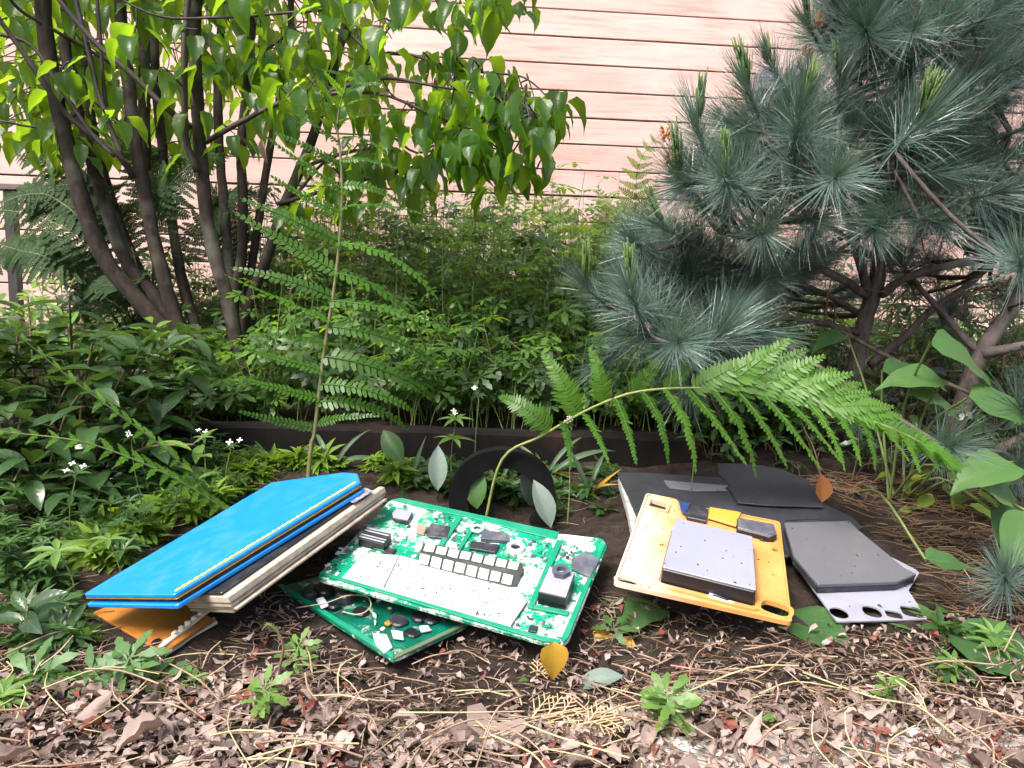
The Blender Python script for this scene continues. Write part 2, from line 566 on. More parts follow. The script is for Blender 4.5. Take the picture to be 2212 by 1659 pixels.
# metal railing at the left
M_BLACKM = plain('dark metal', (.045, .042, .045), .45, metal=.3, c2=(.065, .06, .06), scale=15)
a0, a1 = at(20, 412, 3.05), at(46, 830, 3.05)
rail = thing('metal_railing', 'dark metal railing with a square post before the board wall', 'railing', (a1.x, 3.05, G(a1.x, 3.05)))
t = T(); box(t, (a1.x, 3.05, (a0.z + .1) / 2), (.036, .036, a0.z - .1 + .001), .003)
part('post', t.mesh('post', M_BLACKM, False), rail)
r0, r1 = at(-120, 405, 3.05), at(170, 411, 3.05)
t = T(); box(t, ((r0.x + r1.x) / 2, 3.05, a0.z + .013), (r1.x - r0.x, .06, .024), .003)
part('top_rail', t.mesh('top_rail', plain('weathered rail', (.12, .085, .085), .6, c2=(.16, .12, .11), scale=14), False), rail)

# timber edging
M_TIMBER = barkmat('wet timber', (.003, .0028, .0028), (.009, .007, .0065), (.022, .011, .009), .6, .5)
e0, e1 = at(335, 908, 1.56), at(1505, 942, 1.56)
t = T()
NS = 40
vs, fs = [], []
for i in range(NS + 1):
    f = i / NS
    x = e0.x + (e1.x - e0.x) * f
    zt = e0.z + (e1.z - e0.z) * f + .004 * mnoise.noise(Vector((x * 9, 2, 0)))
    yj = .004 * mnoise.noise(Vector((x * 7, 9, 0)))
    for (yy, zz) in ((1.535, .02), (1.535, zt - .006), (1.541, zt), (1.580, zt), (1.588, zt - .006), (1.588, .02)):
        vs.append((x, yy + yj, zz))
for i in range(NS):
    for j in range(6):
        k = (j + 1) % 6
        fs.append((i * 6 + j, i * 6 + k, (i + 1) * 6 + k, (i + 1) * 6 + j))
fs += [(5, 4, 3, 2, 1, 0), tuple(NS * 6 + j for j in range(6))]
t.add(vs, fs)
single('timber_edging', t.mesh('timber_edging', M_TIMBER, False), 'dark wet timber edging board along the planting bed', 'edging')

# ------------------------------------------------------------------ leaf shapes
def leaf(nl=7, shape='ovate', width=.5, fold=.25, curl=.5, wave=.0, tip=1.0, drip=0.0, seed=0, crump=0.0):
    """leaf of unit length along +Y, normal +Z; droops along its length by curl radians"""
    t = T()
    rows = []
    ang = 0
    y = z = 0
    ph = seed * 1.7
    for i in range(nl + 1):
        s = i / nl
        if shape == 'ovate': wd = (math.sin(PI * s ** .62)) ** .9 * (1 - .25 * s)
        elif shape == 'ellip': wd = math.sin(PI * s) ** .85
        elif shape == 'heart': wd = (1 - s) ** .6 * (1.15 if s > .05 else .7) if s < 1 else 0
        elif shape == 'lance': wd = math.sin(PI * s ** .8) ** 1.0
        elif shape == 'spat': wd = math.sin(PI * s ** 1.6) ** .8 if s < 1 else 0
        else: wd = math.sin(PI * s)
        if drip and s > .86: wd *= .55
        wd = max(wd, .02) * width * .5
        if i:
            ang -= curl / nl
            y += math.cos(ang) / nl
            z += math.sin(ang) / nl
        row = []
        for j, q in enumerate((-1, -.5, 0, .5, 1)):
            zz = z + abs(q) * wd * fold * 2 + (wave * math.sin(s * 17 + ph + q * 2) * abs(q))
            yy = y - (.08 * (1 - s) * abs(q) ** 2 if shape == 'heart' and i == 0 else 0)
            row.append((q * wd, yy, zz))
        rows.append(row)
    vs = [p for r in rows for p in r]
    if crump: vs = [tuple(Vector(p) + Vector(mnoise.noise_vector(Vector(p) * 3.2 + Vector((seed * 7.3, 1, 2)))) * crump) for p in vs]
    uv = [((q + 1) / 2, i / nl) for i in range(nl + 1) for q in (-1, -.5, 0, .5, 1)]
    fs = [(i * 5 + j, i * 5 + j + 1, (i + 1) * 5 + j + 1, (i + 1) * 5 + j) for i in range(nl) for j in range(4)]
    t.add(vs, fs, uv)
    return t
def palmate(lobes=5, cut=.55, seed=0):
    """deeply cut palmate leaf, unit radius, stalk at origin, normal +Z"""
    r = random.Random(seed)
    t = T()
    vs, fs, uv = [(0, 0, 0)], [], [(.5, 0)]
    for k in range(lobes):
        a = (k - (lobes - 1) / 2) * (2.0 * PI * .80 / lobes) + r.uniform(-.08, .08)
        L = (1 - .12 * abs(k - (lobes - 1) / 2)) * r.uniform(.85, 1.1)
        dr = r.uniform(.1, .35)
        prof = [(.3, .045), (.55, .16), (.68, .10), (.8, .13), (1.0, .012)]
        b = len(vs)
        for (s, wd) in prof:
            z = -dr * (s * L) ** 2
            cx, cy = math.sin(a) * s * L, math.cos(a) * s * L
            px, py = math.cos(a) * wd, -math.sin(a) * wd
            vs += [(cx - px, cy - py, z + wd * .3), (cx + px, cy + py, z + wd * .3)]
            uv += [(.3, s), (.7, s)]
        fs.append((0, b + 1, b))
        for i in range(len(prof) - 1): fs.append((b + 2 * i, b + 2 * i + 1, b + 2 * i + 3, b + 2 * i + 2))
    t.add(vs, fs, uv)
    return t
def whorl(n=7, width=.26, lift=.3, seed=0):
    r = random.Random(seed)
    t = T()
    L = leaf(4, 'lance', width, .2, .55)
    for k in range(n):
        a = 2 * PI * k / n + r.uniform(-.15, .15)
        s = r.uniform(.8, 1.1)
        M = Matrix.Rotation(a, 4, 'Z') @ Matrix.Rotation(lift + r.uniform(-.15, .15), 4, 'X') @ Matrix.Scale(s, 4)
        t.add([M @ Vector(p) for p in L.v], L.f, L.uv)
    return t
DOGL = [leaf(8, 'ovate', .54 + .03 * i, .16 + .06 * i, .35 + .25 * i, .026, drip=1, seed=i) for i in range(4)]
LAUR = [leaf(7, 'ellip', .40, .2, .3 + .3 * i, .008, seed=i) for i in range(3)]
PALM = [palmate(5 + i % 3, seed=i) for i in range(4)]
WHOR = [whorl(6 + i % 3, .26, .25 + .1 * i, i) for i in range(4)]
DRYL = [leaf(9, sh, w_, f, c, wv, seed=i, crump=cr) for i, (sh, w_, f, c, wv, cr) in enumerate((a_, b_, c_ * .6, d_ * .6, e_, g_) for a_, b_, c_, d_, e_, g_ in (('ovate', .55, .5, 1.8, .03, .10), ('ellip', .38, .9, .9, .03, .08), ('ovate', .45, -.6, -1.6, .04, .10), ('lance', .22, .7, 2.4, .02, .06), ('ellip', .5, .3, .6, .05, .14), ('ovate', .6, 1.2, .5, .03, .10), ('lance', .16, 1.0, 1.2, .02, .08), ('lance', .30, -.8, -1.0, .03, .12)))]
def tmesh(ts, name, mat): return [t.mesh(name, mat) for t in ts]

# ------------------------------------------------------------------ dogwood tree
def D(pts, ys):
    """picture polyline with depth interpolated from first to last"""
    n = len(pts)
    if not hasattr(ys, '__len__'): ys = [ys] * n
    elif len(ys) == 2: ys = [ys[0] + (ys[1] - ys[0]) * i / (n - 1) for i in range(n)]
    return [at(u, v, y) for (u, v), y in zip(pts, ys)]
base = at(470, 885, 1.85)
dog = thing('dogwood_tree', 'multi-stemmed dogwood tree with drooping pointed leaves behind the timber edging', 'tree', (base.x, base.y, G(base.x, base.y)))
def px2r(px, y): return px / FPX * y / 2 / .99
stems = [
    ([(60, -700), (80, -300), (92, 0), (108, 139), (128, 243), (153, 347), (194, 486), (236, 576), (312, 663), (375, 735), (430, 826), (452, 905)], 40, 54, 1.85, 1.85),
    ([(100, -500), (135, 45), (156, 174), (174, 278), (198, 347), (236, 469), (278, 576), (333, 640), (395, 740), (445, 850), (458, 905)], 30, 44, 2.0, 1.9),
    ([(230, -700), (259, 0), (274, 139), (288, 278), (306, 382), (326, 486), (347, 576), (380, 690), (425, 800), (455, 905)], 32, 44, 1.92, 1.86),
    ([(320, -600), (312, 17), (312, 139), (312, 312), (320, 451), (350, 600), (405, 740), (450, 850), (462, 905)], 28, 40, 2.08, 1.92),
    ([(338, -400), (333, 87), (350, 312), (368, 451), (390, 590), (430, 740), (465, 905)], 22, 34, 2.2, 1.95),
    ([(440, -700), (422, 0), (422, 139), (430, 278), (444, 451), (465, 556), (490, 640), (512, 740), (530, 830), (540, 905)], 32, 46, 1.88, 1.84),
    ([(600, -500), (545, 35), (535, 174), (521, 312), (524, 430), (522, 556), (505, 660), (510, 760), (535, 905)], 22, 34, 2.12, 1.9),
    ([(150, -500), (168, 0), (182, 150), (206, 300), (240, 430), (290, 560), (345, 660), (420, 790), (462, 905)], 20, 34, 2.15, 1.93),
    ([(480, -500), (478, 20), (470, 160), (474, 320), (486, 460), (496, 580), (505, 700), (528, 905)], 20, 32, 2.2, 1.93),
    ([(620, -400), (628, 60), (606, 200), (580, 340), (560, 470), (540, 600), (528, 760), (542, 905)], 16, 28, 2.2, 1.92),
    ([(860, -350), (753, 35), (712, 174), (670, 312), (618, 434), (576, 556), (530, 680), (525, 780), (545, 905)], 22, 36, 2.05, 1.88),
]
BP = []     # branch points for twigs: (position)
def limb(name, pts, w0, w1, y0, y1, parent, mat, k=5, n=9, lump=.25, wig=.0):
    W = catmull(D(pts, (y0, y1)), k)
    m = len(W)
    rad = [px2r(w0 + (w1 - w0) * i / (m - 1), y0 + (y1 - y0) * i / (m - 1)) for i in range(m)]
    if wig: W = [p + Vector((mnoise.noise(p * 9), mnoise.noise(p * 9 + Vector((5, 0, 0))), mnoise.noise(p * 9 + Vector((0, 5, 0))))) * wig for p in W]
    t = T(); tube(t, W, rad, n, True, lump)
    o = part(name, t.mesh(name, mat), parent)
    return o, W
stemW = []
for s in stems:
    o, W = limb('stem', s[0], s[1] * .74, s[2] * .72, s[3], s[4], dog, M_BARK, k=5, n=10, lump=.22)
    stemW.append(W); BP += W
branches = [
    ([(90, -60), (128, 0), (205, 94), (278, 156), (347, 222), (412, 276)], 10, 14, 1.78, 1.86),
    ([(-40, -20), (0, 45), (97, 180), (146, 250), (257, 337), (290, 385)], 9, 14, 1.7, 1.86),
    ([(-40, 60), (0, 73), (70, 100), (139, 201), (198, 288), (250, 340)], 7, 9, 1.75, 1.8),
    ([(150, -50), (187, 97), (208, 191), (236, 271), (266, 340)], 10, 13, 1.85, 1.84),
    ([(412, -80), (406, 0), (399, 156), (403, 295), (428, 372)], 13, 15, 1.80, 1.84),
    ([(205, -60), (211, 0), (222, 174), (230, 260)], 7, 9, 1.9, 1.86),
    ([(0, -40), (40, 20), (110, 60), (180, 100), (280, 160)], 6, 8, 1.75, 1.95),
    ([(200, -40), (320, 30), (420, 40), (560, 30), (700, 20), (790, -20)], 4, 7, 1.7, 1.85),
    ([(1119, 194), (1039, 200), (907, 180), (810, 170), (713, 198), (608, 222), (514, 267), (446, 306)], 4, 12, 1.62, 1.86),
    ([(1137, 260), (1060, 267), (1001, 274), (880, 222), (790, 200), (700, 205)], 3, 8, 1.6, 1.74),
    ([(1161, 257), (1100, 225), (1053, 205), (980, 190)], 3, 5, 1.55, 1.64),
    ([(1160, 366), (1081, 356), (928, 361), (859, 371), (713, 408), (600, 440)], 4, 9, 1.72, 1.95),
    ([(1110, 330), (1000, 310), (900, 330), (845, 296), (810, 319), (741, 332), (650, 360)], 3, 9, 1.66, 1.98),
    ([(1115, -20), (1010, -12), (920, -30), (830, -70), (755, -20)], 4, 8, 1.6, 2.0),
    ([(1200, 230), (1150, 180), (1100, 160), (980, 150), (890, 120), (800, 110), (745, 60)], 3, 8, 1.7, 2.05),
    ([(860, 30), (820, 90), (790, 140), (760, 200)], 4, 7, 1.6, 1.8),
    ([(0, 260), (100, 275), (180, 240)], 4, 6, 1.8, 1.9),
    ([(640, 60), (600, 90), (560, 120), (530, 150)], 5, 8, 1.95, 2.1),
    ([(760, 330), (700, 350), (640, 420), (620, 440)], 5, 8, 1.9, 2.0),
]
brW = []
for b in branches:
    o, W = limb('branch', *b, dog, M_DTWIG, k=4, n=6, lump=.3, wig=.004)
    brW.append(W); BP += W
BPn = np.array([tuple(p) for p in BP])
leaf_sp = []        # (point, dir, normal, size, seen)
twigs = []
def cluster(p, n, size, seen, droop=.8, spread=.05):
    i = int(np.argmin(((BPn - np.array(p)) ** 2).sum(1)))
    q = Vector(BPn[i])
    if (p - q).length > .45: q = p + (q - p).normalized() * .25
    mid = (p + q) / 2 + rv() * .02 + Vector((0, 0, .015))
    if seen or rnd.random() < .5: twigs.append(([q, mid, p], seen))
    az = rr(0, 2 * PI)
    for k in range(n):
        a = az + k * PI / 2 * rr(.85, 1.15) + (k // 2) * .5
        dn = rr(.35, 1.5) * droop
        h = Vector((math.cos(a), math.sin(a), 0))
        d = h * math.cos(dn) - Vector((0, 0, math.sin(dn)))
        nrm = Vector((0, 0, 1)) * math.cos(dn) + h * math.sin(dn) + rv() * .25
        s = size * rr(.75, 1.2)
        st = p + (h * rr(.1, .7) + Vector((0, 0, rr(-.7, .5)))) * spread
        leaf_sp.append((st, d, nrm, s, seen))
def inpic(p):
    d = p - CAM
    z = d.dot(FW)
    return (CU + FPX * d.dot(RT) / z, CV - FPX * d.dot(UP) / z)
for W, m in zip(brW[8:], (27, 20, 11, 18, 19, 22, 22, 9, 5, 9, 9)):      # drooping sprays at the right
    for k in range(m):
        q = W[int(rr(0, len(W) * (.75 if m > 5 else .99)))]
        p = q + Vector((rr(-.03, .03), rr(-.06, .05), rr(-.05, .03)))
        cluster(p, rnd.choice((2, 3, 4)), rr(.052, .08), True, 1.15)
for k in range(210):     # the leafy top left
    u, v = rr(-40, 820), rr(-50, 330) if rnd.random() < .75 else rr(-50, 180)
    if u > 560 and v > 260: continue
    cluster(at(u, v, rr(1.72, 2.75)), rnd.choice((3, 4, 4)), rr(.062, .092), True, .85)
for k in range(46):
    cluster(at(rr(-60, 420), rr(120, 340), rr(2.2, 2.8)), 3, rr(.07, .09), True, .8)
for k in range(330):    # unseen crown above the picture, thickened to shade the growth below
    u = rr(-500, 1200); v = rr(-1100, -70)
    if v > -70 - (u - 900) * .3 and u > 900: continue
    cluster(at(u, v, rr(1.7, 2.9)), 4, rr(.075, .1), False, .8, .08)
dm = tmesh(DOGL, 'leaf', M_DOG)
seen = [l for l in leaf_sp if l[4]]
rnd.shuffle(seen)
# nearest and largest first
seen.sort(key=lambda l: -(l[3] / l[0].y))
for (p, d, nrm, s, _) in seen[:300]:
    part('leaf', rnd.choice(dm), dog, frame(p, d, nrm, s))
rest = seen[300:] + [l for l in leaf_sp if not l[4]]
kind(part('foliage', scatter('foliage', [(rnd.choice(DOGL), frame(p, d, nrm, s)) for (p, d, nrm, s, _) in rest], M_DOG), dog), 'stuff')
for (pts, sn) in twigs:
    t = T(); tube(t, catmull(pts, 3), lin(.0022, .0012, 7), 5, False)
    part('twig', t.mesh('twig', M_DTWIG), dog)
# one dead curled leaf hanging in the tree
t_dead = leaf(6, 'lance', .28, 1.0, .7, .03).mesh('dead_leaf', M_DRY)
pd = at(566, 300, 1.8)
t = T(); tube(t, [at(572, 262, 1.8), pd], .001, 4)
dl = thing('dead_leaf', 'single brown dead leaf hanging between the dogwood stems', 'leaf', pd)
part('blade', t_dead, dl, frame(pd, Vector((.1, 0, -1)), Vector((0, -1, .2)), .058))
part('stalk', t.mesh('stalk', M_TWIG), dl)

# ------------------------------------------------------------------ pine
def tuft(n=190, seed=0, L=.1, ax=.07, amin=.2, amax=1.3):
    r = random.Random(seed)
    t = T()
    tube(t, [Vector((0, 0, -.02)), Vector((0, 0, ax))], [.0042, .0026], 5)
    for k in range(n):
        s = r.random() ** .8
        a = r.uniform(0, 2 * PI)
        op = amax + (amin - amax) * s + r.uniform(-.2, .2)
        p = Vector((math.cos(a), math.sin(a), 0)) * .003 + Vector((0, 0, ax * s))
        out = Vector((math.cos(a), math.sin(a), 0))
        ln = L * r.uniform(.7, 1.12)
        wv = Vector((-math.sin(a), math.cos(a), r.uniform(-.7, .7))).normalized() * r.uniform(.0004, .00062)
        bend = r.uniform(-.45, .75)
        pts = [p]
        for i in range(3):
            o2 = op + bend * (i / 3)
            p = p + (out * math.sin(o2) + Vector((0, 0, 1)) * math.cos(o2)) * (ln / 3)
            pts.append(p)
        vs = []
        for i, q in enumerate(pts):
            f = (1, 1, .8, .15)[i]
            vs += [q - wv * f, q + wv * f]
        t.add(vs, [(0, 1, 3, 2), (2, 3, 5, 4), (4, 5, 7, 6)])
    return t
def candle(seed=0, L=.1):
    r = random.Random(seed)
    t = T()
    tube(t, [Vector((0, 0, 0)), Vector((0, 0, L * .8))], [.0035, .0018], 5)
    for k in range(46):
        a, s = r.uniform(0, 2 * PI), r.uniform(.15, .8)
        p = Vector((math.cos(a), math.sin(a), 0)) * .004 + Vector((0, 0, L * s))
        o = r.uniform(.04, .22)
        out = Vector((math.cos(a), math.sin(a), 0))
        q = p + (out * math.sin(o) + Vector((0, 0, math.cos(o)))) * L * r.uniform(.3, .48)
        tube(t, [p, (p + q) / 2 + out * .001, q], [.0016, .0017, .0009], 4, True)
    return t
TUF = [tuft(250, i, .084 + .006 * i) .mesh('needle_tuft', M_NEEDLE) for i in range(5)]
TUFB = [tuft(120, 20 + i, .09, .05) .mesh('needle_tuft', M_NEEDLEB) for i in range(2)]
CAN = [candle(i).mesh('candle', M_CANDLE) for i in range(3)]
BUD = None
def pine(label, loc): return thing('pine_tree', label, 'tree', loc)
pb = at(1835, 985, 1.72)
pin = pine('blue-green pine tree with long needles at the right before the board wall', (pb.x, pb.y, G(pb.x, pb.y)))
PB = []
def plimb(*a, parent=pin, name='branch'):
    a = (a[0], a[1] * .85, a[2] * .82, *a[3:])
    o, W = limb(name, *a, parent, M_PBARK, k=4, n=8, lump=.35, wig=.006)
    PB.extend(W)
    return W
plimb([(2010, -500), (1927, -120), (1927, 0), (1932, 97), (1958, 174), (1955, 250), (1930, 330), (1905, 450), (1897, 549), (1885, 635), (1861, 722), (1843, 826), (1832, 930), (1826, 1010)], 14, 50, 1.75, 1.72, name='trunk')
for b in ([(2090, -60), (2045, 28), (2000, 100), (1956, 176)], 14, 18, 1.7, 1.75), \
         ([(1640, 300), (1750, 380), (1830, 470), (1871, 635)], 12, 26, 1.45, 1.72), \
         ([(1560, 500), (1640, 520), (1704, 549), (1791, 587), (1868, 640)], 10, 24, 1.5, 1.72), \
         ([(2230, 540), (2086, 566), (1958, 601), (1900, 640)], 14, 24, 1.6, 1.72), \
         ([(2150, 560), (2069, 635), (2013, 674), (1930, 743), (1878, 790)], 13, 24, 1.75, 1.72), \
         ([(1400, 700), (1480, 720), (1600, 700), (1720, 690), (1860, 720)], 9, 16, 1.35, 1.72), \
         ([(1531, 865), (1638, 875), (1756, 896), (1840, 905)], 9, 16, 1.6, 1.72), \
         ([(1930, 330), (1925, 400), (1905, 450)], 10, 14, 1.35, 1.72), \
         ([(1715, 310), (1780, 400), (1850, 440), (1900, 500)], 9, 14, 1.4, 1.73), \
         ([(1580, 420), (1680, 470), (1790, 490), (1890, 560)], 9, 14, 1.42, 1.73), \
         ([(1800, 180), (1860, 230), (1940, 300)], 8, 12, 1.55, 1.75), \
         ([(2180, 290), (2080, 320), (1990, 380), (1900, 480)], 8, 14, 1.5, 1.75), \
         ([(2200, 130), (2080, 170), (1958, 220)], 8, 14, 1.6, 1.75), \
         ([(1770, 60), (1840, 75), (1930, 130)], 8, 12, 1.65, 1.75), \
         ([(1480, 520), (1560, 560), (1700, 600), (1868, 680)], 8, 14, 1.5, 1.74):
    plimb(*b)
PBn = np.array([tuple(p) for p in PB])
def put_tuft(p, d, s, parent=pin, old=False, can=0, twig=True, PBx=None):
    d = d.normalized()
    Q = d.to_track_quat('Z', 'Y').to_matrix().to_4x4()
    M = Matrix.Translation(p) @ Q @ Matrix.Rotation(rr(0, 6.3), 4, 'Z') @ Matrix.Scale(s, 4)
    o = part('needle_tuft', rnd.choice(TUFB if old else TUF), parent, M)
    A = PBn if PBx is None else PBx
    if twig:
        q = Vector(A[int(np.argmin(((A - np.array(p)) ** 2).sum(1)))])
        if .01 < (q - p).length < .5:
            t = T(); tube(t, catmull([q, (p + q) / 2 + d * -.02 + rv() * .01, p], 3), lin(.005, .0035, 7), 5, False)
            part('twig', t.mesh('twig', M_PBARK), parent)
    for k in range(can):
        dd = (d * .5 + Vector((0, 0, 1)) + rv() * .35).normalized()
        Mc = Matrix.Translation(p + d * .055 * s) @ dd.to_track_quat('Z', 'Y').to_matrix().to_4x4() @ Matrix.Scale(rr(.6, .95), 4)
        part('candle', rnd.choice(CAN), o, Mc)
    return o
tufts = [   # u, v, y, (direction), scale, candles
    (1930, 325, 1.27, (.2, -.75, .5), 1.12, 3), (1715, 312, 1.38, (-.1, -.5, .8), 1.0, 2), (1784, 399, 1.36, (-.1, -.9, .1), 1.05, 0),
    (1580, 412, 1.4, (-.4, -.8, .2), 1.0, 1), (1525, 335, 1.42, (-.4, -.3, .8), .95, 1), (1640, 250, 1.5, (-.5, -.3, .7), 1.0, 2),
    (1690, 190, 1.6, (-.5, -.2, .7), .9, 1), (1810, 235, 1.52, (-.2, -.6, .7), 1.0, 1), (2180, 290, 1.45, (.3, -.8, .2), 1.05, 0),
    (1650, 500, 1.45, (-.3, -.8, -.1), 1.0, 0), (1482, 515, 1.5, (-.8, -.3, .3), .95, 1), (1383, 684, 1.28, (-.35, -.6, .55), 1.0, 2),
    (1450, 742, 1.3, (.0, -.8, .1), .9, 0), (1305, 655, 1.36, (-.7, -.2, .6), .8, 1), (2205, 590, 1.22, (-.5, -.7, .3), 1.0, 0),
    (2027, 958, 1.22, (-.2, -.9, .1), 1.0, 0), (2195, 890, 1.25, (-.4, -.8, .2), .9, 0), (2175, 1265, 1.0, (-.5, -.6, .5), .75, 0),
    (1815, 60, 1.6, (-.4, -.5, .5), 1.0, 1), (1770, 100, 1.65, (-.5, -.4, .4), .9, 1), (1860, 130, 1.55, (-.2, -.8, .5), 1.1, 0),
    (2000, 110, 1.5, (.1, -.8, .5), 1.1, 0), (2100, 60, 1.45, (.4, -.7, .5), 1.15, 0), (2150, 160, 1.42, (.5, -.7, .3), 1.15, 1),
    (2050, 200, 1.5, (.3, -.8, .4), 1.1, 0), (1900, 20, 1.6, (0, -.6, .8), 1.1, 0), (2190, 20, 1.5, (.5, -.5, .6), 1.1, 0),
    (1850, 10, 1.65, (-.2, -.6, .7), 1.0, 0), (2090, 430, 1.4, (.3, -.9, .1), 1.0, 0), (1985, 470, 1.42, (.1, -.9, -.2), 1.0, 0),
    (1860, 480, 1.5, (-.1, -.9, -.2), 1.0, 0), (2120, 380, 1.5, (.2, -.8, .4), 1.0, 0), (1740, 250, 1.55, (-.2, -.5, .8), 1.0, 0),
    (1560, 470, 1.5, (-.6, -.5, .2), .95, 0), (1500, 420, 1.52, (-.6, -.4, .5), .9, 1), (1730, 470, 1.5, (0, -.9, -.1), 1.0, 0),
]
for (u, v, y, d, s, c) in tufts: put_tuft(at(u, v, y), Vector(d), s, can=c)
def fill(n, cu, cv, ru, rv_, y0, y1, old=0.0, s=(.85, 1.1)):
    for k in range(n):
        a, r = rr(0, 2 * PI), math.sqrt(rnd.random())
        u, v = cu + ru * r * math.cos(a), cv + rv_ * r * math.sin(a)
        p = at(u, v, rr(y0, y1))
        d = Vector(((u - cu) / ru * .8, -.5, rr(-.2, .7))) + rv() * .4
        put_tuft(p, d, rr(*s), old=rnd.random() < old, twig=True)
fill(84, 2020, 90, 215, 160, 1.45, 2.1)
fill(84, 1790, 360, 290, 110, 1.42, 2.0)
fill(44, 2080, 390, 160, 130, 1.45, 2.1, .08)
fill(38, 1560, 570, 190, 80, 1.55, 2.0, .05)
fill(22, 1660, 620, 200, 60, 2.0, 2.5, .3)
fill(22, 2070, 600, 160, 80, 2.0, 2.6, .35)
fill(16, 1480, 720, 140, 60, 1.35, 1.6)
fill(34, 2050, -330, 330, 230, 1.4, 2.3)
t = T()
for k in range(240):
    u, v = rr(1480, 2260), rr(430, 930)
    p = at(u, v, rr(1.6, 2.4))
    if p.z < G(p.x, p.y): continue
    d = (rv() + Vector((0, 0, .2))) * rr(.05, .16)
    tube(t, [p, p + d * .5 + rv() * .012, p + d], lin(.0022, .0009, 3), 4, False)
kind(part('dead_twigs', t.mesh('dead_twigs', M_STEMB), pin), 'stuff')
# orange male cones
t = T()
for k in range(26):
    a = rr(0, 6.28); s = rnd.random()
    p = Vector((math.cos(a) * .006, math.sin(a) * .006, s * .035))
    tube(t, [p, p + Vector((math.cos(a) * .006, math.sin(a) * .006, .005)), p + Vector((math.cos(a) * .009, math.sin(a) * .009, .010))], [.002, .003, .001], 5)
budm = t.mesh('pollen_cone', M_BUD)
for (u, v, y) in ((1440, 305, 1.5), (1445, 360, 1.5), (1765, 60, 1.62), (1745, 130, 1.62), (1815, 15, 1.58), (2048, 5, 1.5)):
    part('pollen_cone', budm, pin, Matrix.Translation(at(u, v, y)) @ Matrix.Rotation(rr(-.3, .3), 4, 'Y') @ Matrix.Scale(.7, 4))

# second pine stem at the right edge
p2b = at(2030, 1010, 1.62)
pin2 = pine('leaning pine stem forking at the right edge behind the broad leaves', (p2b.x, p2b.y, G(p2b.x, p2b.y)))
PB2 = []
for nm, b in (('trunk', ([(2290, 520), (2212, 620), (2173, 680), (2124, 764), (2075, 880), (2040, 960), (2025, 1030)], 26, 46, 1.6, 1.62)),
          ('branch', ([(2300, 720), (2212, 743), (2124, 766)], 16, 24, 1.55, 1.6)),
          ('branch', ([(1960, 590), (1982, 618), (2034, 674), (2085, 730), (2122, 764)], 8, 18, 1.75, 1.61)),
          ('branch', ([(2280, 920), (2212, 948), (2100, 1000), (2035, 1015)], 24, 34, 1.5, 1.6))):
    o, W = limb(nm, *b, pin2, M_PBARK, k=4, n=8, lump=.35, wig=.005)
    PB2 += W
PB2n = np.array([tuple(p) for p in PB2])
for (u, v, y, d, s) in ((2170, 560, 1.7, (-.2, -.5, .8), 1), (2250, 640, 1.4, (.2, -.8, .4), 1), (2240, 760, 1.5, (.2, -.8, .2), .9), (2190, 1000, 1.4, (-.4, -.8, 0), .9),
                        (1960, 600, 1.8, (-.5, -.4, .6), .9), (2240, 480, 1.6, (0, -.6, .7), 1.1), (2240, 1110, 1.25, (-.4, -.8, .1), .8), (2040, 700, 1.9, (-.2, -.6, .4), .9)):
    put_tuft(at(u, v, y), Vector(d), s, parent=pin2, PBx=PB2n)

# ------------------------------------------------------------------ ferns
def pinna(n=15, wd=.16, droop=.5, seed=0, gap=.8, pt=0.0):
    """one leaflet of a fern frond, unit length along +Y, pinnules on both sides"""
    r = random.Random(seed)
    t = T()
    pts, ang, p = [], 0, Vector((0, 0, 0))
    for i in range(n + 1):
        pts.append((p.copy(), ang))
        ang -= droop / n
        p = p + Vector((0, math.cos(ang), math.sin(ang))) / n
    for i in range(n):
        c, a = pts[i]
        s = i / n
        wv = wd * (1 - s) ** .75 * (1 if s > .06 else .75) * r.uniform(.78, 1.14) + .012
        f = Vector((0, math.cos(a), math.sin(a)))
        up = Vector((0, -math.sin(a), math.cos(a)))
        h = gap / n * .5
        for sg in (-1, 1):
            X = Vector((sg, 0, 0))
            sw = .35 * wv
            tl = r.uniform(-.35, .15) * wv
            q = [c - f * h * .9, c + X * wv * .55 + f * (sw * .5 - h * 1.05) + up * tl * .4, c + X * wv * .9 + f * (sw - h * (.6 - .75 * pt)) + up * tl, c + X * wv + f * (sw + h * (.2 + .7 * pt)) + up * tl,
                 c + X * wv * .8 + f * (sw + h * .9) + up * tl * .8, c + X * wv * .4 + f * (sw * .5 + h) + up * tl * .3, c + f * h * .9]
            fc = (0, 1, 2, 3, 4, 5, 6)
            t.add(q, [fc if sg > 0 else tuple(reversed(fc))], [(.5 + .5 * sg * k / 6, s) for k in range(7)])
    tube(t, [c for c, a in pts], lin(.011, .003, n + 1), 4, False)
    return t
PIN = {}
def pins(mat, **kw):
    key = (mat.name, tuple(sorted(kw.items())))
    if key not in PIN: PIN[key] = [pinna(seed=i, **{**kw, 'droop': kw.get('droop', .5) * (.7 + .3 * i)}).mesh('pinna', mat) for i in range(3)]
    return PIN[key]
def pinna_on(fr, p, d, n, L, meshes): return part('pinna', rnd.choice(meshes), fr, frame(p, d, n, L))
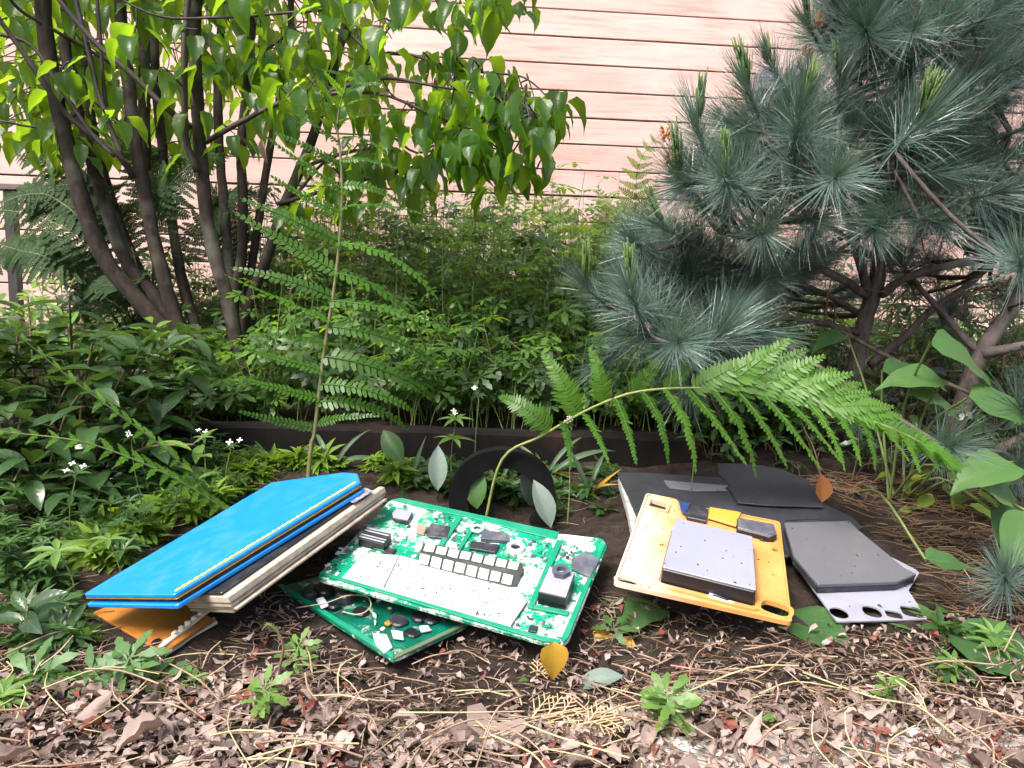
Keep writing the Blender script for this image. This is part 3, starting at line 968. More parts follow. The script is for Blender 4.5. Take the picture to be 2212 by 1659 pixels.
def frond(fern, pts, nrm, npair, Lmax, angL, angR, mat, meshes, w0=.0022, prof=None, start=.12, stemmat=None, jit=.1, sides=(-1, 1), ntwist=0.0):
    W = catmull(pts, 6)
    t = T(); tube(t, W, lin(w0, w0 * .3, len(W)), 6)
    fr = part('frond', t.mesh('frond', stemmat or M_STEM), fern)
    m = len(W)
    for i in range(npair):
        s = start + (1 - start) * (i + .5) / npair
        x = s * (m - 1)
        a = min(int(x), m - 2)
        p = W[a].lerp(W[a + 1], x - a)
        tg = (W[a + 1] - W[a]).normalized()
        L = Lmax * (prof(s) if prof else max(.12, (1 - s) ** .7 * min(1, .55 + 2.2 * (s - start))))
        for sg in sides:
            an = (angL if sg < 0 else angR) + rr(-jit, jit)
            sd = tg.cross(nrm).normalized() * sg
            d = sd * math.cos(an) + tg * math.sin(an)
            pinna_on(fr, p, d, nrm + rv() * .12 + sd * ntwist, L * rr(.9, 1.08), meshes)
    return fr

# the big bright frond arching to the right
hp = [(1085, 992), (1170, 942), (1260, 890), (1340, 856), (1400, 843), (1480, 838), (1560, 840), (1640, 848), (1720, 864), (1800, 882), (1880, 908), (1950, 935), (2010, 968), (2070, 1003), (2135, 1045)]
hy = lambda u: 1.32 - .22 * (u - 1085) / 1050
hW = [at(u, v, hy(u)) for u, v in hp]
b0 = hW[0]
hf = thing('fern', 'bright green fern frond arching to the right above the orange tray', 'fern', (b0.x, b0.y, G(b0.x, b0.y)))
W = catmull([Vector((b0.x - .03, b0.y + .01, G(b0.x, b0.y)))] + hW, 5)
t = T(); tube(t, W, lin(.0027, .0009, len(W)), 7)
fr = part('frond', t.mesh('frond', plain('fern stalk', (.15, .19, .05), .6, c2=(.22, .25, .08), scale=40)), hf)
hm_u = [[pinna(19 + i % 3, .225, dr * (.7 + .2 * i), i, .8, .8).mesh('pinna', M_FERN) for i in range(4)] for dr in (.5, 1.3)]
upper = [((1189, 924), (1088, 830), 1), ((1244, 893), (1200, 752), 1), ((1303, 866), (1300, 752), 1), ((1366, 848), (1440, 772), 1), ((1439, 840), (1520, 768), 1), ((1499, 838), (1640, 760), 0), ((1565, 840), (1700, 724), 0), ((1628, 847), (1775, 762), 0),
         ((1683, 855), (1838, 797), 0), ((1735, 867), (1880, 835), 0), ((1785, 879), (1930, 868), 0), ((1835, 893), (1975, 905), 0), ((1880, 908), (2015, 940), 0), ((1920, 922), (2045, 968), 0), ((1955, 938), (2075, 993), 0), ((1990, 957), (2095, 1012), 0), ((2020, 974), (2110, 1026), 0), ((2050, 992), (2122, 1036), 0), ((2085, 1012), (2140, 1048), 0)]
mids = [(((a[0][0] + b[0][0]) / 2, (a[0][1] + b[0][1]) / 2), ((a[1][0] + b[1][0]) / 2, (a[1][1] + b[1][1]) / 2), 0) for a, b in zip(upper[5:], upper[6:])]
for (b, e, m) in upper + mids:
    P, Q = at(*b, hy(b[0])), at(*e, hy(b[0]) - .03)
    nrm = Vector((0, -.85, .6))
    if m: nrm = Vector((.2, -.9, .3))
    pinna_on(fr, P, Q - P, nrm, (Q - P).length * 1.06, hm_u[m])
lower = [((1215, 912), (1252, 985)), ((1262, 893), (1330, 978)), ((1330, 860), (1395, 985)), ((1390, 846), (1490, 965)), ((1440, 842), (1560, 985)), ((1489, 841), (1628, 992)), ((1540, 842), (1700, 988)), ((1595, 846), (1730, 985)), ((1650, 852), (1790, 1002)), ((1700, 862), (1830, 985)), ((1750, 874), (1865, 985)), ((1800, 885), (1895, 975)), ((1850, 900), (1935, 975)), ((1900, 915), (1975, 985)), ((1945, 935), (2010, 1000)), ((1985, 955), (2045, 1010)), ((2025, 978), (2080, 1025))]
hm_l = [pinna(20 + i % 3, .105, .2 + .2 * i, 9 + i, .85, .6).mesh('pinna', M_FERNU) for i in range(4)]  # leaflets under the stalk take the darker green, their shade in the colour
for (b, e) in lower:
    P, Q = at(*b, hy(b[0])), at(*e, hy(b[0]) - .10)
    pinna_on(fr, P, Q - P, Vector((.4, -.5, .85)), (Q - P).length * 1.0, hm_l)

# upright frond left of centre
fp = [(672, 965), (680, 930), (700, 760), (725, 600), (738, 450), (736, 340), (729, 265), (745, 190), (764, 138)]
fW = [at(u, v, 1.30) for u, v in fp]
uf = thing('fern', 'tall upright fern frond left of centre, its leaflets spread both ways', 'fern', (fW[0].x, fW[0].y, G(fW[0].x, fW[0].y)))
W = catmull([Vector((fW[0].x - .01, fW[0].y, G(fW[0].x, fW[0].y)))] + fW, 5)
t = T(); tube(t, W, lin(.0042, .001, len(W)), 7)
fr = part('frond', t.mesh('frond', plain('fern stalk brown', (.12, .12, .05), .7, c2=(.18, .16, .07), scale=40)), uf)
um = [pinna(19 + i % 3, .085, .5 + .22 * i, 30 + i, .7).mesh('pinna', M_FERNU) for i in range(5)]
um2 = [pinna(19 + i % 3, .08, -.35 + .3 * i, 40 + i, .7).mesh('pinna', M_FERNU) for i in range(4)]
rp = [(682, 915, 810, 905), (688, 868, 915, 905), (693, 830, 915, 888), (702, 770, 960, 870), (710, 705, 985, 800), (716, 650, 965, 730), (724, 590, 990, 690), (730, 525, 990, 600), (736, 447, 930, 470), (738, 400, 905, 425), (736, 345, 860, 360), (733, 300, 830, 285), (730, 268, 812, 240), (735, 235, 800, 200), (742, 205, 790, 165), (750, 175, 785, 145), (757, 155, 775, 130)]
lp = [(680, 925, 500, 895), (690, 860, 505, 808), (697, 800, 476, 743), (705, 745, 500, 672), (712, 690, 485, 600), (718, 640, 490, 545), (725, 585, 520, 470), (731, 520, 530, 430), (736, 460, 545, 370), (738, 410, 560, 310), (737, 360, 580, 250), (734, 310, 610, 215), (730, 270, 640, 190), (735, 235, 670, 175), (742, 205, 690, 160), (752, 170, 715, 140)]
for (bu, bv, eu, ev) in rp:
    P, Q = at(bu, bv, 1.30), at(eu, ev, 1.30 - rr(.0, .08))
    dd = Q - P
    dd.z += .28 * abs(dd.x)
    pinna_on(fr, P, dd, Vector((.1, -.75, .75)) + rv() * .4, (Q - P).length * rr(.9, 1.15), um)
for (bu, bv, eu, ev) in lp:
    P, Q = at(bu, bv, 1.30), at(eu, ev, 1.30 - rr(0, .1))
    pinna_on(fr, P, Q - P + rv() * .012, Vector((-.1, -.7, .75)) + rv() * .45, (Q - P).length * rr(.85, 1.1), um2)

# dark ferns behind the dogwood, at the left
lf = at(330, 770, 2.35)
df = thing('fern', 'dark fern spreading behind the dogwood stems at the left', 'fern', (lf.x, lf.y, G(lf.x, lf.y)))
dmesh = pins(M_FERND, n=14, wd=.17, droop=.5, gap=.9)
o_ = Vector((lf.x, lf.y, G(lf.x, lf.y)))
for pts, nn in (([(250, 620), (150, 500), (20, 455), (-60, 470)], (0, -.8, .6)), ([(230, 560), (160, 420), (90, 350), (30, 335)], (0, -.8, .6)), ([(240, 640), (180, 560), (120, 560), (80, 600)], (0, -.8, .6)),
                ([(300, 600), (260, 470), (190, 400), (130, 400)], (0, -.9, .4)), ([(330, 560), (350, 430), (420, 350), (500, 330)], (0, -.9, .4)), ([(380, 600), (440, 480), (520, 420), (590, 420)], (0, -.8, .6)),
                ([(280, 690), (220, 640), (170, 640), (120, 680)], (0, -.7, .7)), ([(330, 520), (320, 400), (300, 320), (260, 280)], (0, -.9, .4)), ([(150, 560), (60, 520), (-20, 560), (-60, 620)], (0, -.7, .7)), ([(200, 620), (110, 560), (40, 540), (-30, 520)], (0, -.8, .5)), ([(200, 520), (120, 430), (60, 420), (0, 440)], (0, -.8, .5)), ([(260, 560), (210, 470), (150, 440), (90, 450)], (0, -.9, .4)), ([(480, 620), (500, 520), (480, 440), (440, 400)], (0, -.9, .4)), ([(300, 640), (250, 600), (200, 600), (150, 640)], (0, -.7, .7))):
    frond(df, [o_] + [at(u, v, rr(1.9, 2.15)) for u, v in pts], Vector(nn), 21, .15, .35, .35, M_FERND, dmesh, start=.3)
yf0 = at(290, 760, 2.6)
yf = thing('fern', 'small yellowish fern low at the left behind the laurel', 'fern', (yf0.x, yf0.y, G(yf0.x, yf0.y)))
ym = pins(M_FERNY, n=11, wd=.17, droop=.5, gap=.8)
for pts in ([(240, 720), (190, 690), (110, 705)], [(270, 710), (250, 690), (190, 730)], [(300, 720), (320, 700), (270, 690)]):
    frond(yf, [Vector((yf0.x, yf0.y, G(yf0.x, yf0.y)))] + [at(u, v, 2.5) for u, v in pts], Vector((0, -.6, .8)), 13, .11, .3, .3, M_FERNY, ym, start=.3)
# the bright fronds crossing the laurel at the left
bm = pins(M_FERN, n=12, wd=.2, droop=.3, gap=.85)
for lab, pts, y0, y1, LL in (('lime fern frond seen edge-on, slanting down across the laurel at the left', [(-60, 640), (0, 690), (130, 800), (250, 890), (350, 965), (440, 1050), (480, 1110)], .95, 1.25, .042),
                        ('lime fern frond lying low over the woodruff at the left edge', [(-80, 915), (0, 932), (180, 955), (330, 1010), (430, 1065), (520, 1120)], .95, 1.22, .05)):
    Wp = [at(u, v, y0 + (y1 - y0) * i / (len(pts) - 1)) for i, (u, v) in enumerate(pts)]
    e = Wp[-1]
    gb = Vector((e.x + .03, e.y + .03, G(e.x + .03, e.y + .03)))
    f_ = thing('fern', lab, 'fern', gb)
    frond(f_, [gb] + Wp[::-1], Vector((.35, -.25, .95)), 24, LL, .5, .5, M_FERN, bm, start=.1, prof=lambda s: max(.2, (1.05 - s) ** .5 * .95))
# ferns against the wall, right of centre
wm = pins(M_FERNW, n=10, wd=.25, droop=.2, gap=.75)
for lab, fl in (('pale fern before the cedar boards with a frond tip leaning left', (([(1345, 620), (1303, 555), (1234, 486), (1192, 392)], .125), ([(1330, 640), (1330, 560), (1290, 500), (1275, 450)], .10), ([(1340, 660), (1290, 600), (1230, 570), (1170, 560)], .10), ([(1360, 640), (1310, 520), (1310, 450), (1290, 400)], .09))),
                ('tall pale fern before the cedar boards beside the pine', (([(1362, 640), (1366, 542), (1373, 451), (1383, 347), (1452, 262)], .135), ([(1370, 640), (1400, 560), (1440, 500), (1460, 470)], .1), ([(1360, 640), (1340, 560), (1345, 490), (1330, 420)], .1), ([(1370, 640), (1410, 540), (1410, 440), (1420, 380)], .09)))):
    y = 2.4
    b_ = at(fl[0][0][0][0], 745, y)
    g_ = Vector((b_.x, y, G(b_.x, y)))
    f_ = thing('fern', lab, 'fern', g_)
    for pts, LL in fl:
        frond(f_, [g_] + [at(u, v, y + rr(-.05, .05)) for u, v in pts], Vector((0, -1, .2)), 18, LL, .55, .55, M_FERNW, wm, start=.25, w0=.002)

# ------------------------------------------------------------------ cranesbill and other low growth behind the edging
def stalkplant(p, h, lean, nleaf, items, stems, size, tl=PALM, up=.8):
    top = p + Vector((lean[0], lean[1], h))
    mid = (p + top) / 2 + Vector((lean[0] * -.2, lean[1] * -.2, 0)) + rv() * .01
    W = catmull([p, mid, top], 4)
    tube(stems, W, lin(.0016, .0009, len(W)), 4, False)
    for k in range(nleaf):
        s = rr(.35, 1) if k else 1
        q = W[int(s * (len(W) - 1))]
        a = rr(0, 2 * PI)
        pet = q + Vector((math.cos(a), math.sin(a), rr(.2, .9))) * size * rr(.2, .9)
        tube(stems, [q, pet], .0007, 3, False)
        nrm = (Vector((0, 0, up)) + rv() * .55 + Vector((0, -.25, 0))).normalized()
        items.append((rnd.choice(tl), frame(pet, Vector((math.cos(a), math.sin(a), -.1)), nrm, size * rr(.6, 1.2))))
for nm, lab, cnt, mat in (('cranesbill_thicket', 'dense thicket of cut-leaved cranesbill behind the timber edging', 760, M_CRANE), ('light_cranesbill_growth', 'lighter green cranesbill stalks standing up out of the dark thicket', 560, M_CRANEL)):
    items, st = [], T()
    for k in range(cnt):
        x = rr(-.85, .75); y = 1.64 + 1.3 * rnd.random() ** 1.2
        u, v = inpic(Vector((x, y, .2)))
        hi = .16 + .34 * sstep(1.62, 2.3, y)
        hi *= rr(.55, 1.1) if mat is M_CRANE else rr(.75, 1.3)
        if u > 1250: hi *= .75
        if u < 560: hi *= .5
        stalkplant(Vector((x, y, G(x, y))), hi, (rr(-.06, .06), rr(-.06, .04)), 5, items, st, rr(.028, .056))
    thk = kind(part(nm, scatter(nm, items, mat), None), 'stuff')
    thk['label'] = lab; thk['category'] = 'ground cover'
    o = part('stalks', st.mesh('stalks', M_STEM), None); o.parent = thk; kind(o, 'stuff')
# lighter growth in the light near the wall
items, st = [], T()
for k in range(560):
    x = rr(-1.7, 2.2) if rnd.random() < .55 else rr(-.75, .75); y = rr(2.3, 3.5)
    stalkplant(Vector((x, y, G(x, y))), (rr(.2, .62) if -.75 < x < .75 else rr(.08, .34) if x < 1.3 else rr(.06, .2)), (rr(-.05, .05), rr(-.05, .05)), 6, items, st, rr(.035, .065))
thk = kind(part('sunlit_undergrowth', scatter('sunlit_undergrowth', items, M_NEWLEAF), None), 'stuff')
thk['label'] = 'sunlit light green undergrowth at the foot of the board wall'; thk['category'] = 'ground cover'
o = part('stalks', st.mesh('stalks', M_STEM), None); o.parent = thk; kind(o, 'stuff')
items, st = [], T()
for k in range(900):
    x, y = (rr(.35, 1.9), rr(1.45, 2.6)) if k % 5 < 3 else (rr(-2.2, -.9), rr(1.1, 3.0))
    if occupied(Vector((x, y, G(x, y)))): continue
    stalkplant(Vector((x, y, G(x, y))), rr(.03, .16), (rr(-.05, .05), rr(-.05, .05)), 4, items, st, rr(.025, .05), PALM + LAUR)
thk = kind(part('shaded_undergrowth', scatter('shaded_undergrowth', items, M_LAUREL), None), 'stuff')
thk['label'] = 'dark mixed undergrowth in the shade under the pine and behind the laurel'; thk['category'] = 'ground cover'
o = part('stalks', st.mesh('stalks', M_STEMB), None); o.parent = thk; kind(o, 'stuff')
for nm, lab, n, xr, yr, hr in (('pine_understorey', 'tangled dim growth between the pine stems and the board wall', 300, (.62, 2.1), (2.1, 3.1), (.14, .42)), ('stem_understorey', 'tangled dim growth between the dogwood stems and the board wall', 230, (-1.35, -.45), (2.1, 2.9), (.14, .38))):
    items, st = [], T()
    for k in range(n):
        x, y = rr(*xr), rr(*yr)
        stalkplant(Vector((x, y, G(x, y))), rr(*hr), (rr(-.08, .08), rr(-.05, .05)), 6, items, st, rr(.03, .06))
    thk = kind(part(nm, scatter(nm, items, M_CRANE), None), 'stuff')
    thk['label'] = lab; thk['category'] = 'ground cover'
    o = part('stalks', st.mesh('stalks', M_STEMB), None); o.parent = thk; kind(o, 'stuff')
palm_m = tmesh(PALM, 'leaf', M_CRANE)
for (u, v, ub, y, lab) in ((1140, 480, 1090, 2.0, 'tall thin cranesbill stalk with leaf rosettes against the boards'), (1035, 425, 1010, 1.95, 'cranesbill stalk with dark starry leaves below the dogwood spray'), (960, 415, 975, 1.9, 'dark cranesbill stalk rising beside the tall upright fern'),
                           (1215, 545, 1180, 2.0, 'bright cranesbill stalk beside the pale fern'), (860, 470, 880, 1.9, 'dark leafy cranesbill stalk just right of the upright fern'), (1420, 575, 1400, 2.1, 'light cranesbill sprig before the pine foliage')):
    top = at(u, v, y)
    bx_ = at(ub, 850, y)
    g_ = Vector((bx_.x, y, G(bx_.x, y)))
    c_ = thing('cranesbill', lab, 'plant', g_)
    W = catmull([g_, (g_ + top) / 2 + Vector((rr(-.02, .02), 0, 0)), top], 5)
    t = T(); tube(t, W, lin(.0018, .001, len(W)), 5)
    stq = part('stem', t.mesh('stem', M_STEM), c_)
    for k in range(22):
        q = W[int(len(W) * (1 - .45 * rnd.random() ** 1.5)) - 1]
        a = rr(0, 6.28)
        e = q + Vector((math.cos(a), math.sin(a) * .6, rr(-.2, .9))) * rr(.005, .03)
        part('leaf', rnd.choice(palm_m), c_, frame(e, Vector((math.cos(a), math.sin(a), .1)), Vector((0, -.5, .8)) + rv() * .6, rr(.018, .034)))

# ------------------------------------------------------------------ laurel shrub at the left
lb = at(120, 1010, 1.45)
lau = thing('laurel_shrub', 'dark glossy-leaved laurel shrub filling the left side', 'shrub', (lb.x, lb.y, G(lb.x, lb.y)))
lm_ = tmesh(LAUR, 'leaf', M_LAUREL); ln_ = tmesh([leaf(6, 'ellip', .36, .3, .2 + .2 * i, .0) for i in range(2)], 'leaf', M_NEWLEAF)
spots = [(40, 700), (140, 690), (80, 760), (200, 740), (10, 820), (110, 850), (190, 830), (270, 800), (60, 910), (150, 900), (240, 890), (320, 860), (20, 980), (110, 970), (210, 960), (300, 940), (370, 760), (330, 700), (-20, 740), (-20, 890), (60, 640), (150, 655), (250, 700), (420, 960),
         (90, 800), (290, 750), (180, 780), (350, 920), (30, 1040), (150, 1030), (-30, 640), (230, 1010)]
Wl = []
nl_count = 0
for (u, v) in spots:
    y = rr(1.18, 1.6)
    if v < 720: y = rr(1.35, 1.7)
    p = at(u, v, y)
    g_ = Vector((lb.x + (p.x - lb.x) * .4 + rr(-.05, .05), lb.y + rr(-.1, .1), 0)); g_.z = G(g_.x, g_.y)
    t = T(); Wt = catmull([g_, (g_ + p) / 2 + Vector((0, 0, .03)), p], 4); tube(t, Wt, lin(.003, .0018, len(Wt)), 5, False)
    part('stem', t.mesh('stem', M_STEMB), lau)
    az = rr(0, 6.28)
    young = (u, v) in ((140, 690), (370, 760), (150, 900), (330, 700), (60, 640), (420, 960))
    for k in range(9):
        a = az + k * 2.4
        ld = Vector((math.cos(a), math.sin(a), rr(-.25, .6) if not young else rr(.3, 1.1)))
        q = p - Vector((0, 0, .012 * k)) + ld * .004
        part('leaf', rnd.choice(ln_ if young and k < 6 else lm_), lau, frame(q, ld, Vector((0, 0, 1)) + rv() * .25, (rr(.06, .095) if not young else rr(.035, .055))))
items, st = [], T()
for k in range(800):
    u, v = rr(-160, 430), rr(700, 1060)
    p = at(u, v, rr(1.3, 1.9))
    if p.z < G(p.x, p.y): continue
    a = rr(0, 6.28)
    items.append((rnd.choice(LAUR), frame(p, Vector((math.cos(a), math.sin(a), rr(-.4, .5))), Vector((0, 0, 1)) + rv() * .35, rr(.055, .09))))
kind(part('foliage', scatter('foliage', items, M_LAUREL), lau), 'stuff')

# ------------------------------------------------------------------ woodruff patch, moss, blade leaves
items, st = [], T()
for k in range(560):
    u, v = rr(-150, 600), rr(985, 1330)
    if u > 150 and v > 1240: continue
    p = atground(u, v)
    if p.y > 1.52 or p.y < .78 or occupied(p): continue
    h = rr(.02, .075)
    q = p + Vector((rr(-.02, .02), rr(-.02, .02), h))
    tube(st, [p, q], .0008, 3, False)
    for j in range(rnd.choice((1, 2, 2))):
        items.append((rnd.choice(WHOR), frame(q - Vector((0, 0, .02 * j)), Vector((math.cos(k), math.sin(k), rr(-.2, .2))), Vector((0, -.2, 1)) + rv() * .2, rr(.016, .034))))
wd = kind(part('woodruff_patch', scatter('woodruff_patch', items, M_WOOD), None), 'stuff')
wd['label'] = 'patch of whorled sweet woodruff at the left'; wd['category'] = 'ground cover'
o = part('stalks', st.mesh('stalks', M_STEM), None); o.parent = wd; kind(o, 'stuff')
wh_m = tmesh(WHOR, 'whorl', M_WOOD); wh_n = tmesh(WHOR, 'whorl', M_NEWLEAF)
pet = T()
for k in range(4):
    L = leaf(3, 'spat', .5, .1, .3)
    M = Matrix.Rotation(k * PI / 2, 4, 'Z') @ Matrix.Rotation(.25, 4, 'X')
    pet.add([M @ Vector(p) for p in L.v], L.f, L.uv)
fl_m = pet.mesh('flower', M_FLOWER)
def woodruff(u, v, y, lab, n=3, size=.03, flowers=0, young=False, base=None):
    """stalk whose top shows at u, v"""
    top = at(u, v, y)
    g_ = Vector((top.x + rr(-.02, .02), top.y + .01, 0)) if base is None else atground(*base)
    g_.z = G(g_.x, g_.y)
    c_ = thing('woodruff', lab, 'plant', g_)
    W = catmull([g_, (g_ + top) / 2 + rv() * .006, top], 5)
    t = T(); tube(t, W, lin(.0013, .0008, len(W)), 5)
    part('stem', t.mesh('stem', M_STEM), c_)
    for k in range(n):
        q = W[max(1, len(W) - 1 - k * max(2, len(W) // (n + 1)))]
        part('whorl', rnd.choice(wh_n if young else wh_m), c_, frame(q, Vector((math.cos(k), math.sin(k), 0)), Vector((0, -.35, 1)) + rv() * .15, size * (1 if k else .8) * rr(.9, 1.1)))
    for k in range(flowers):
        q = top + Vector((rr(-.012, .012), rr(-.01, .01), rr(.006, .02)))
        t = T(); tube(t, [top, q], .0006, 3)
        part('flower_stalk', t.mesh('flower_stalk', M_STEM), c_)
        part('flower', fl_m, c_, frame(q, Vector((1, 0, 0)), Vector((0, -.6, .8)) + rv() * .3, rr(.005, .007)))
woodruff(165, 1025, 1.12, 'white-flowered woodruff sprig beside the laurel leaves', 2, .035, 3)
woodruff(283, 948, 1.25, 'woodruff sprig with two white flowers below the dogwood', 1, .03, 2)
woodruff(440, 945, 1.3, 'tiny white woodruff flower before the timber edging', 1, .025, 2)
woodruff(500, 965, 1.3, 'woodruff sprig in bud right of the tiny white flower', 1, .02, 2)
woodruff(1035, 855, 1.45, 'slender white-flowered sprig standing above the timber edging', 1, .02, 2)
woodruff(985, 905, 1.42, 'rosette of narrow leaves on top of the timber edging', 2, .042, 2, True)
woodruff(1500, 945, 1.3, 'spoked woodruff whorl below the arching frond', 1, .042, 0)
woodruff(415, 868, 1.45, 'upright woodruff tip before the dogwood base', 2, .025, 0, True)
woodruff(1225, 920, 1.3, 'white flowers against the bright fern stalk', 1, .02, 3)
woodruff(2060, 1432, .86, 'bright whorled sprig standing over the litter at the right', 3, .028, 0, True, (2020, 1500))
woodruff(2145, 1372, .92, 'bright whorled sprig at the right edge before the pine needles', 2, .036, 0, True, (2150, 1480))
woodruff(8, 1500, .74, 'bright woodruff whorl in the lower left corner', 3, .04, 0, True, (-20, 1600))
woodruff(125, 1190, .95, 'woodruff whorl low at the left of the blue notebook', 1, .05, 0, True)
woodruff(235, 1165, 1.0, 'pale woodruff whorl standing close above the blue notebook', 1, .04, 0, True)

def mosspatch(name, lab, regs, mat, n, L0, L1, tl, mm=.02):
    items = []
    for k in range(n):
        reg = rnd.choice(regs)
        if len(reg) == 4:
            (u0, v0, u1, v1) = reg
            p = atground(rr(u0, u1), rr(v0, v1))
        else:       # a band above the line u0, v0 - u1, v1
            (u0, v0, u1, v1, bd) = reg
            f = rnd.random()
            p = atground(u0 + (u1 - u0) * f, v0 + (v1 - v0) * f - rr(0, bd) * rnd.random())
        if p.y > 1.5 or occupied(p, mm): continue
        a = rr(0, 6.28)
        items.append((rnd.choice(tl), frame(p + Vector((0, 0, rr(.0, .03))), Vector((math.cos(a), math.sin(a), rr(0, .9))), Vector((0, -.2, 1)) + rv() * .4, rr(L0, L1))))
    m_ = kind(part(name, scatter(name, items, mat), None), 'stuff')
    m_['label'] = lab; m_['category'] = 'ground cover'
MOSSP = [pinna(6, .26, .4, 60 + i, .6) for i in range(3)]
mosspatch('feathery_moss', 'feathery yellow-green moss around the blue notebook', [(130, 1080, 520, 1240), (180, 1100, 420, 1220), (420, 1020, 620, 1130), (640, 960, 860, 1070), (780, 1040, 870, 1090), (170, 1268, 600, 1030, 130), (170, 1268, 600, 1030, 130), (170, 1268, 600, 1030, 90), (600, 1020, 880, 1060, 70), (600, 1020, 880, 1060, 60)], M_MOSS, 3000, .016, .036, MOSSP, .004)
mosspatch('notebook_greenery', 'bright leafy growth crowding the far edge of the blue notebook', [(170, 1268, 600, 1030, 120), (170, 1268, 600, 1030, 90), (600, 1020, 870, 1050, 60)], M_MOSS, 900, .026, .055, MOSSP + WHOR, .002)
mosspatch('low_weeds', 'low green weeds in the shade before the timber edging', [(540, 960, 980, 1060), (900, 1000, 1330, 1130), (980, 1060, 1160, 1130), (1300, 960, 1480, 1050), (1600, 950, 1900, 1010)], M_WOOD, 1250, .018, .05, MOSSP + WHOR + PALM)
mosspatch('shade_weeds', 'dim green weeds on the soil below the devices', [(120, 1330, 480, 1480), (1280, 1290, 1500, 1400), (1700, 1340, 2100, 1480), (0, 1300, 200, 1420), (-20, 1340, 330, 1490), (60, 1360, 340, 1470)], M_WOOD, 420, .02, .045, PALM + WHOR, .04)

BLM = [leaf(9, 'lance', .085, .35, c) for c in (.5, 1.3, 2.0)]
bl_m = tmesh(BLM, 'blade', M_BLADE); bl_y = tmesh(BLM, 'blade', M_YEL)
def blades(lab, base, specs):
    g_ = atground(*base)
    if g_.y > 1.5: g_ = Vector((at(base[0], base[1], 1.46).x, 1.46, 0))
    g_.z = G(g_.x, g_.y)
    c_ = thing('strap_leaf_plant', lab, 'plant', g_)
    for (du, dz, L, m) in specs:
        part('blade', (bl_y if m else bl_m)[rnd.randrange(3)], c_, frame(g_ + rv() * .006, Vector((du, rr(-.35, .1), dz)), Vector((-du * .3, -.6, .6)), L))
blades('strap-leaved plant left of the black hoop', (720, 1020), [(-.5, .8, .13, 0), (-.2, 1, .12, 0), (.3, .9, .12, 0), (.7, .6, .14, 0), (-.8, .5, .1, 0)])
blades('strap-leaved plant arching over the right foot of the black hoop', (1180, 1050), [(.7, .8, .16, 0), (.9, .5, .18, 0), (.4, .9, .12, 0), (-.4, .8, .12, 0), (.8, .2, .12, 1)])
blades('strap leaves yellowing at their tips before the dark panel', (1270, 1090), [(.15, 1, .11, 0), (-.3, .9, .12, 0), (.3, .4, .08, 1), (.1, .3, .07, 1)])
blades('small strap-leaved tuft inside the black hoop', (1075, 1080), [(-.5, .8, .1, 0), (.3, .9, .09, 0), (.6, .5, .1, 0), (-.2, 1, .08, 0)])
blades('pale strap leaves between the notebook and the circuit board', (880, 1050), [(-.3, .9, .09, 0), (.2, 1, .1, 0), (.7, .6, .1, 0)])
# broad leaves around the hoop
ov_m = tmesh([leaf(7, 'ellip', .5, .2, .4 + .4 * i, .01) for i in range(2)], 'leaf', M_BROAD)
ov_g = tmesh([leaf(7, 'ellip', .42, .25, .5 + .4 * i, .01) for i in range(2)], 'leaf', M_GREYLEAF)
for (u, v, y, d, n, s, m, lab) in ((1030, 1100, 1.33, (-.1, -.1, 1), (-.2, -1, .2), .085, 0, 'rounded green leaf inside the black hoop'), (1130, 1000, 1.36, (.4, -.2, -1), (.2, -1, .3), .10, 1, 'pale bluish leaf hanging in the black hoop'),
                                  (1190, 1140, 1.28, (-.3, .1, 1), (.3, -1, .3), .09, 1, 'pale grey leaf standing by the right foot of the hoop'), (945, 1060, 1.36, (0, 0, 1), (.1, -1, .1), .085, 1, 'upright grey-green leaf left of the hoop'),
                                  (870, 1000, 1.4, (-.5, 0, .8), (0, -1, .4), .08, 0, 'broad green leaf before the timber edging')):
    p = at(u, v, y)
    single('leaf_sprout', (ov_g if m else ov_m)[rnd.randrange(2)], lab, 'leaf', frame(p, Vector(d), Vector(n), s))

# black hoop
c = at(1085, 1082, 1.34)
t = T()
W = []
vs, fs = [], []
NA = 32
for i in range(NA + 1):
    a = -.6 + (PI + 1.2) * i / NA
    ro, ri = .096, .062
    for (r, yo) in ((ro, -.016), (ro, .016), (ri, .012), (ri, -.012)):
        k = 1 + .03 * math.sin(a * 3)
        vs.append((c.x + math.cos(a) * r * k, c.y + yo, c.z + math.sin(a) * r * 1.05 * k))
for i in range(NA):
    for j in range(4):
        k = (j + 1) % 4
        fs.append((i * 4 + j, i * 4 + k, (i + 1) * 4 + k, (i + 1) * 4 + j))
fs += [(3, 2, 1, 0), tuple(NA * 4 + j for j in range(4))]
t.add(vs, fs)
single('black_hoop', t.mesh('black_hoop', plain('black rubber', (.003, .003, .0035), .8, c2=(.006, .006, .007), scale=30, spec=.15), False), 'black rubber hoop standing half buried before the timber edging', 'hoop')

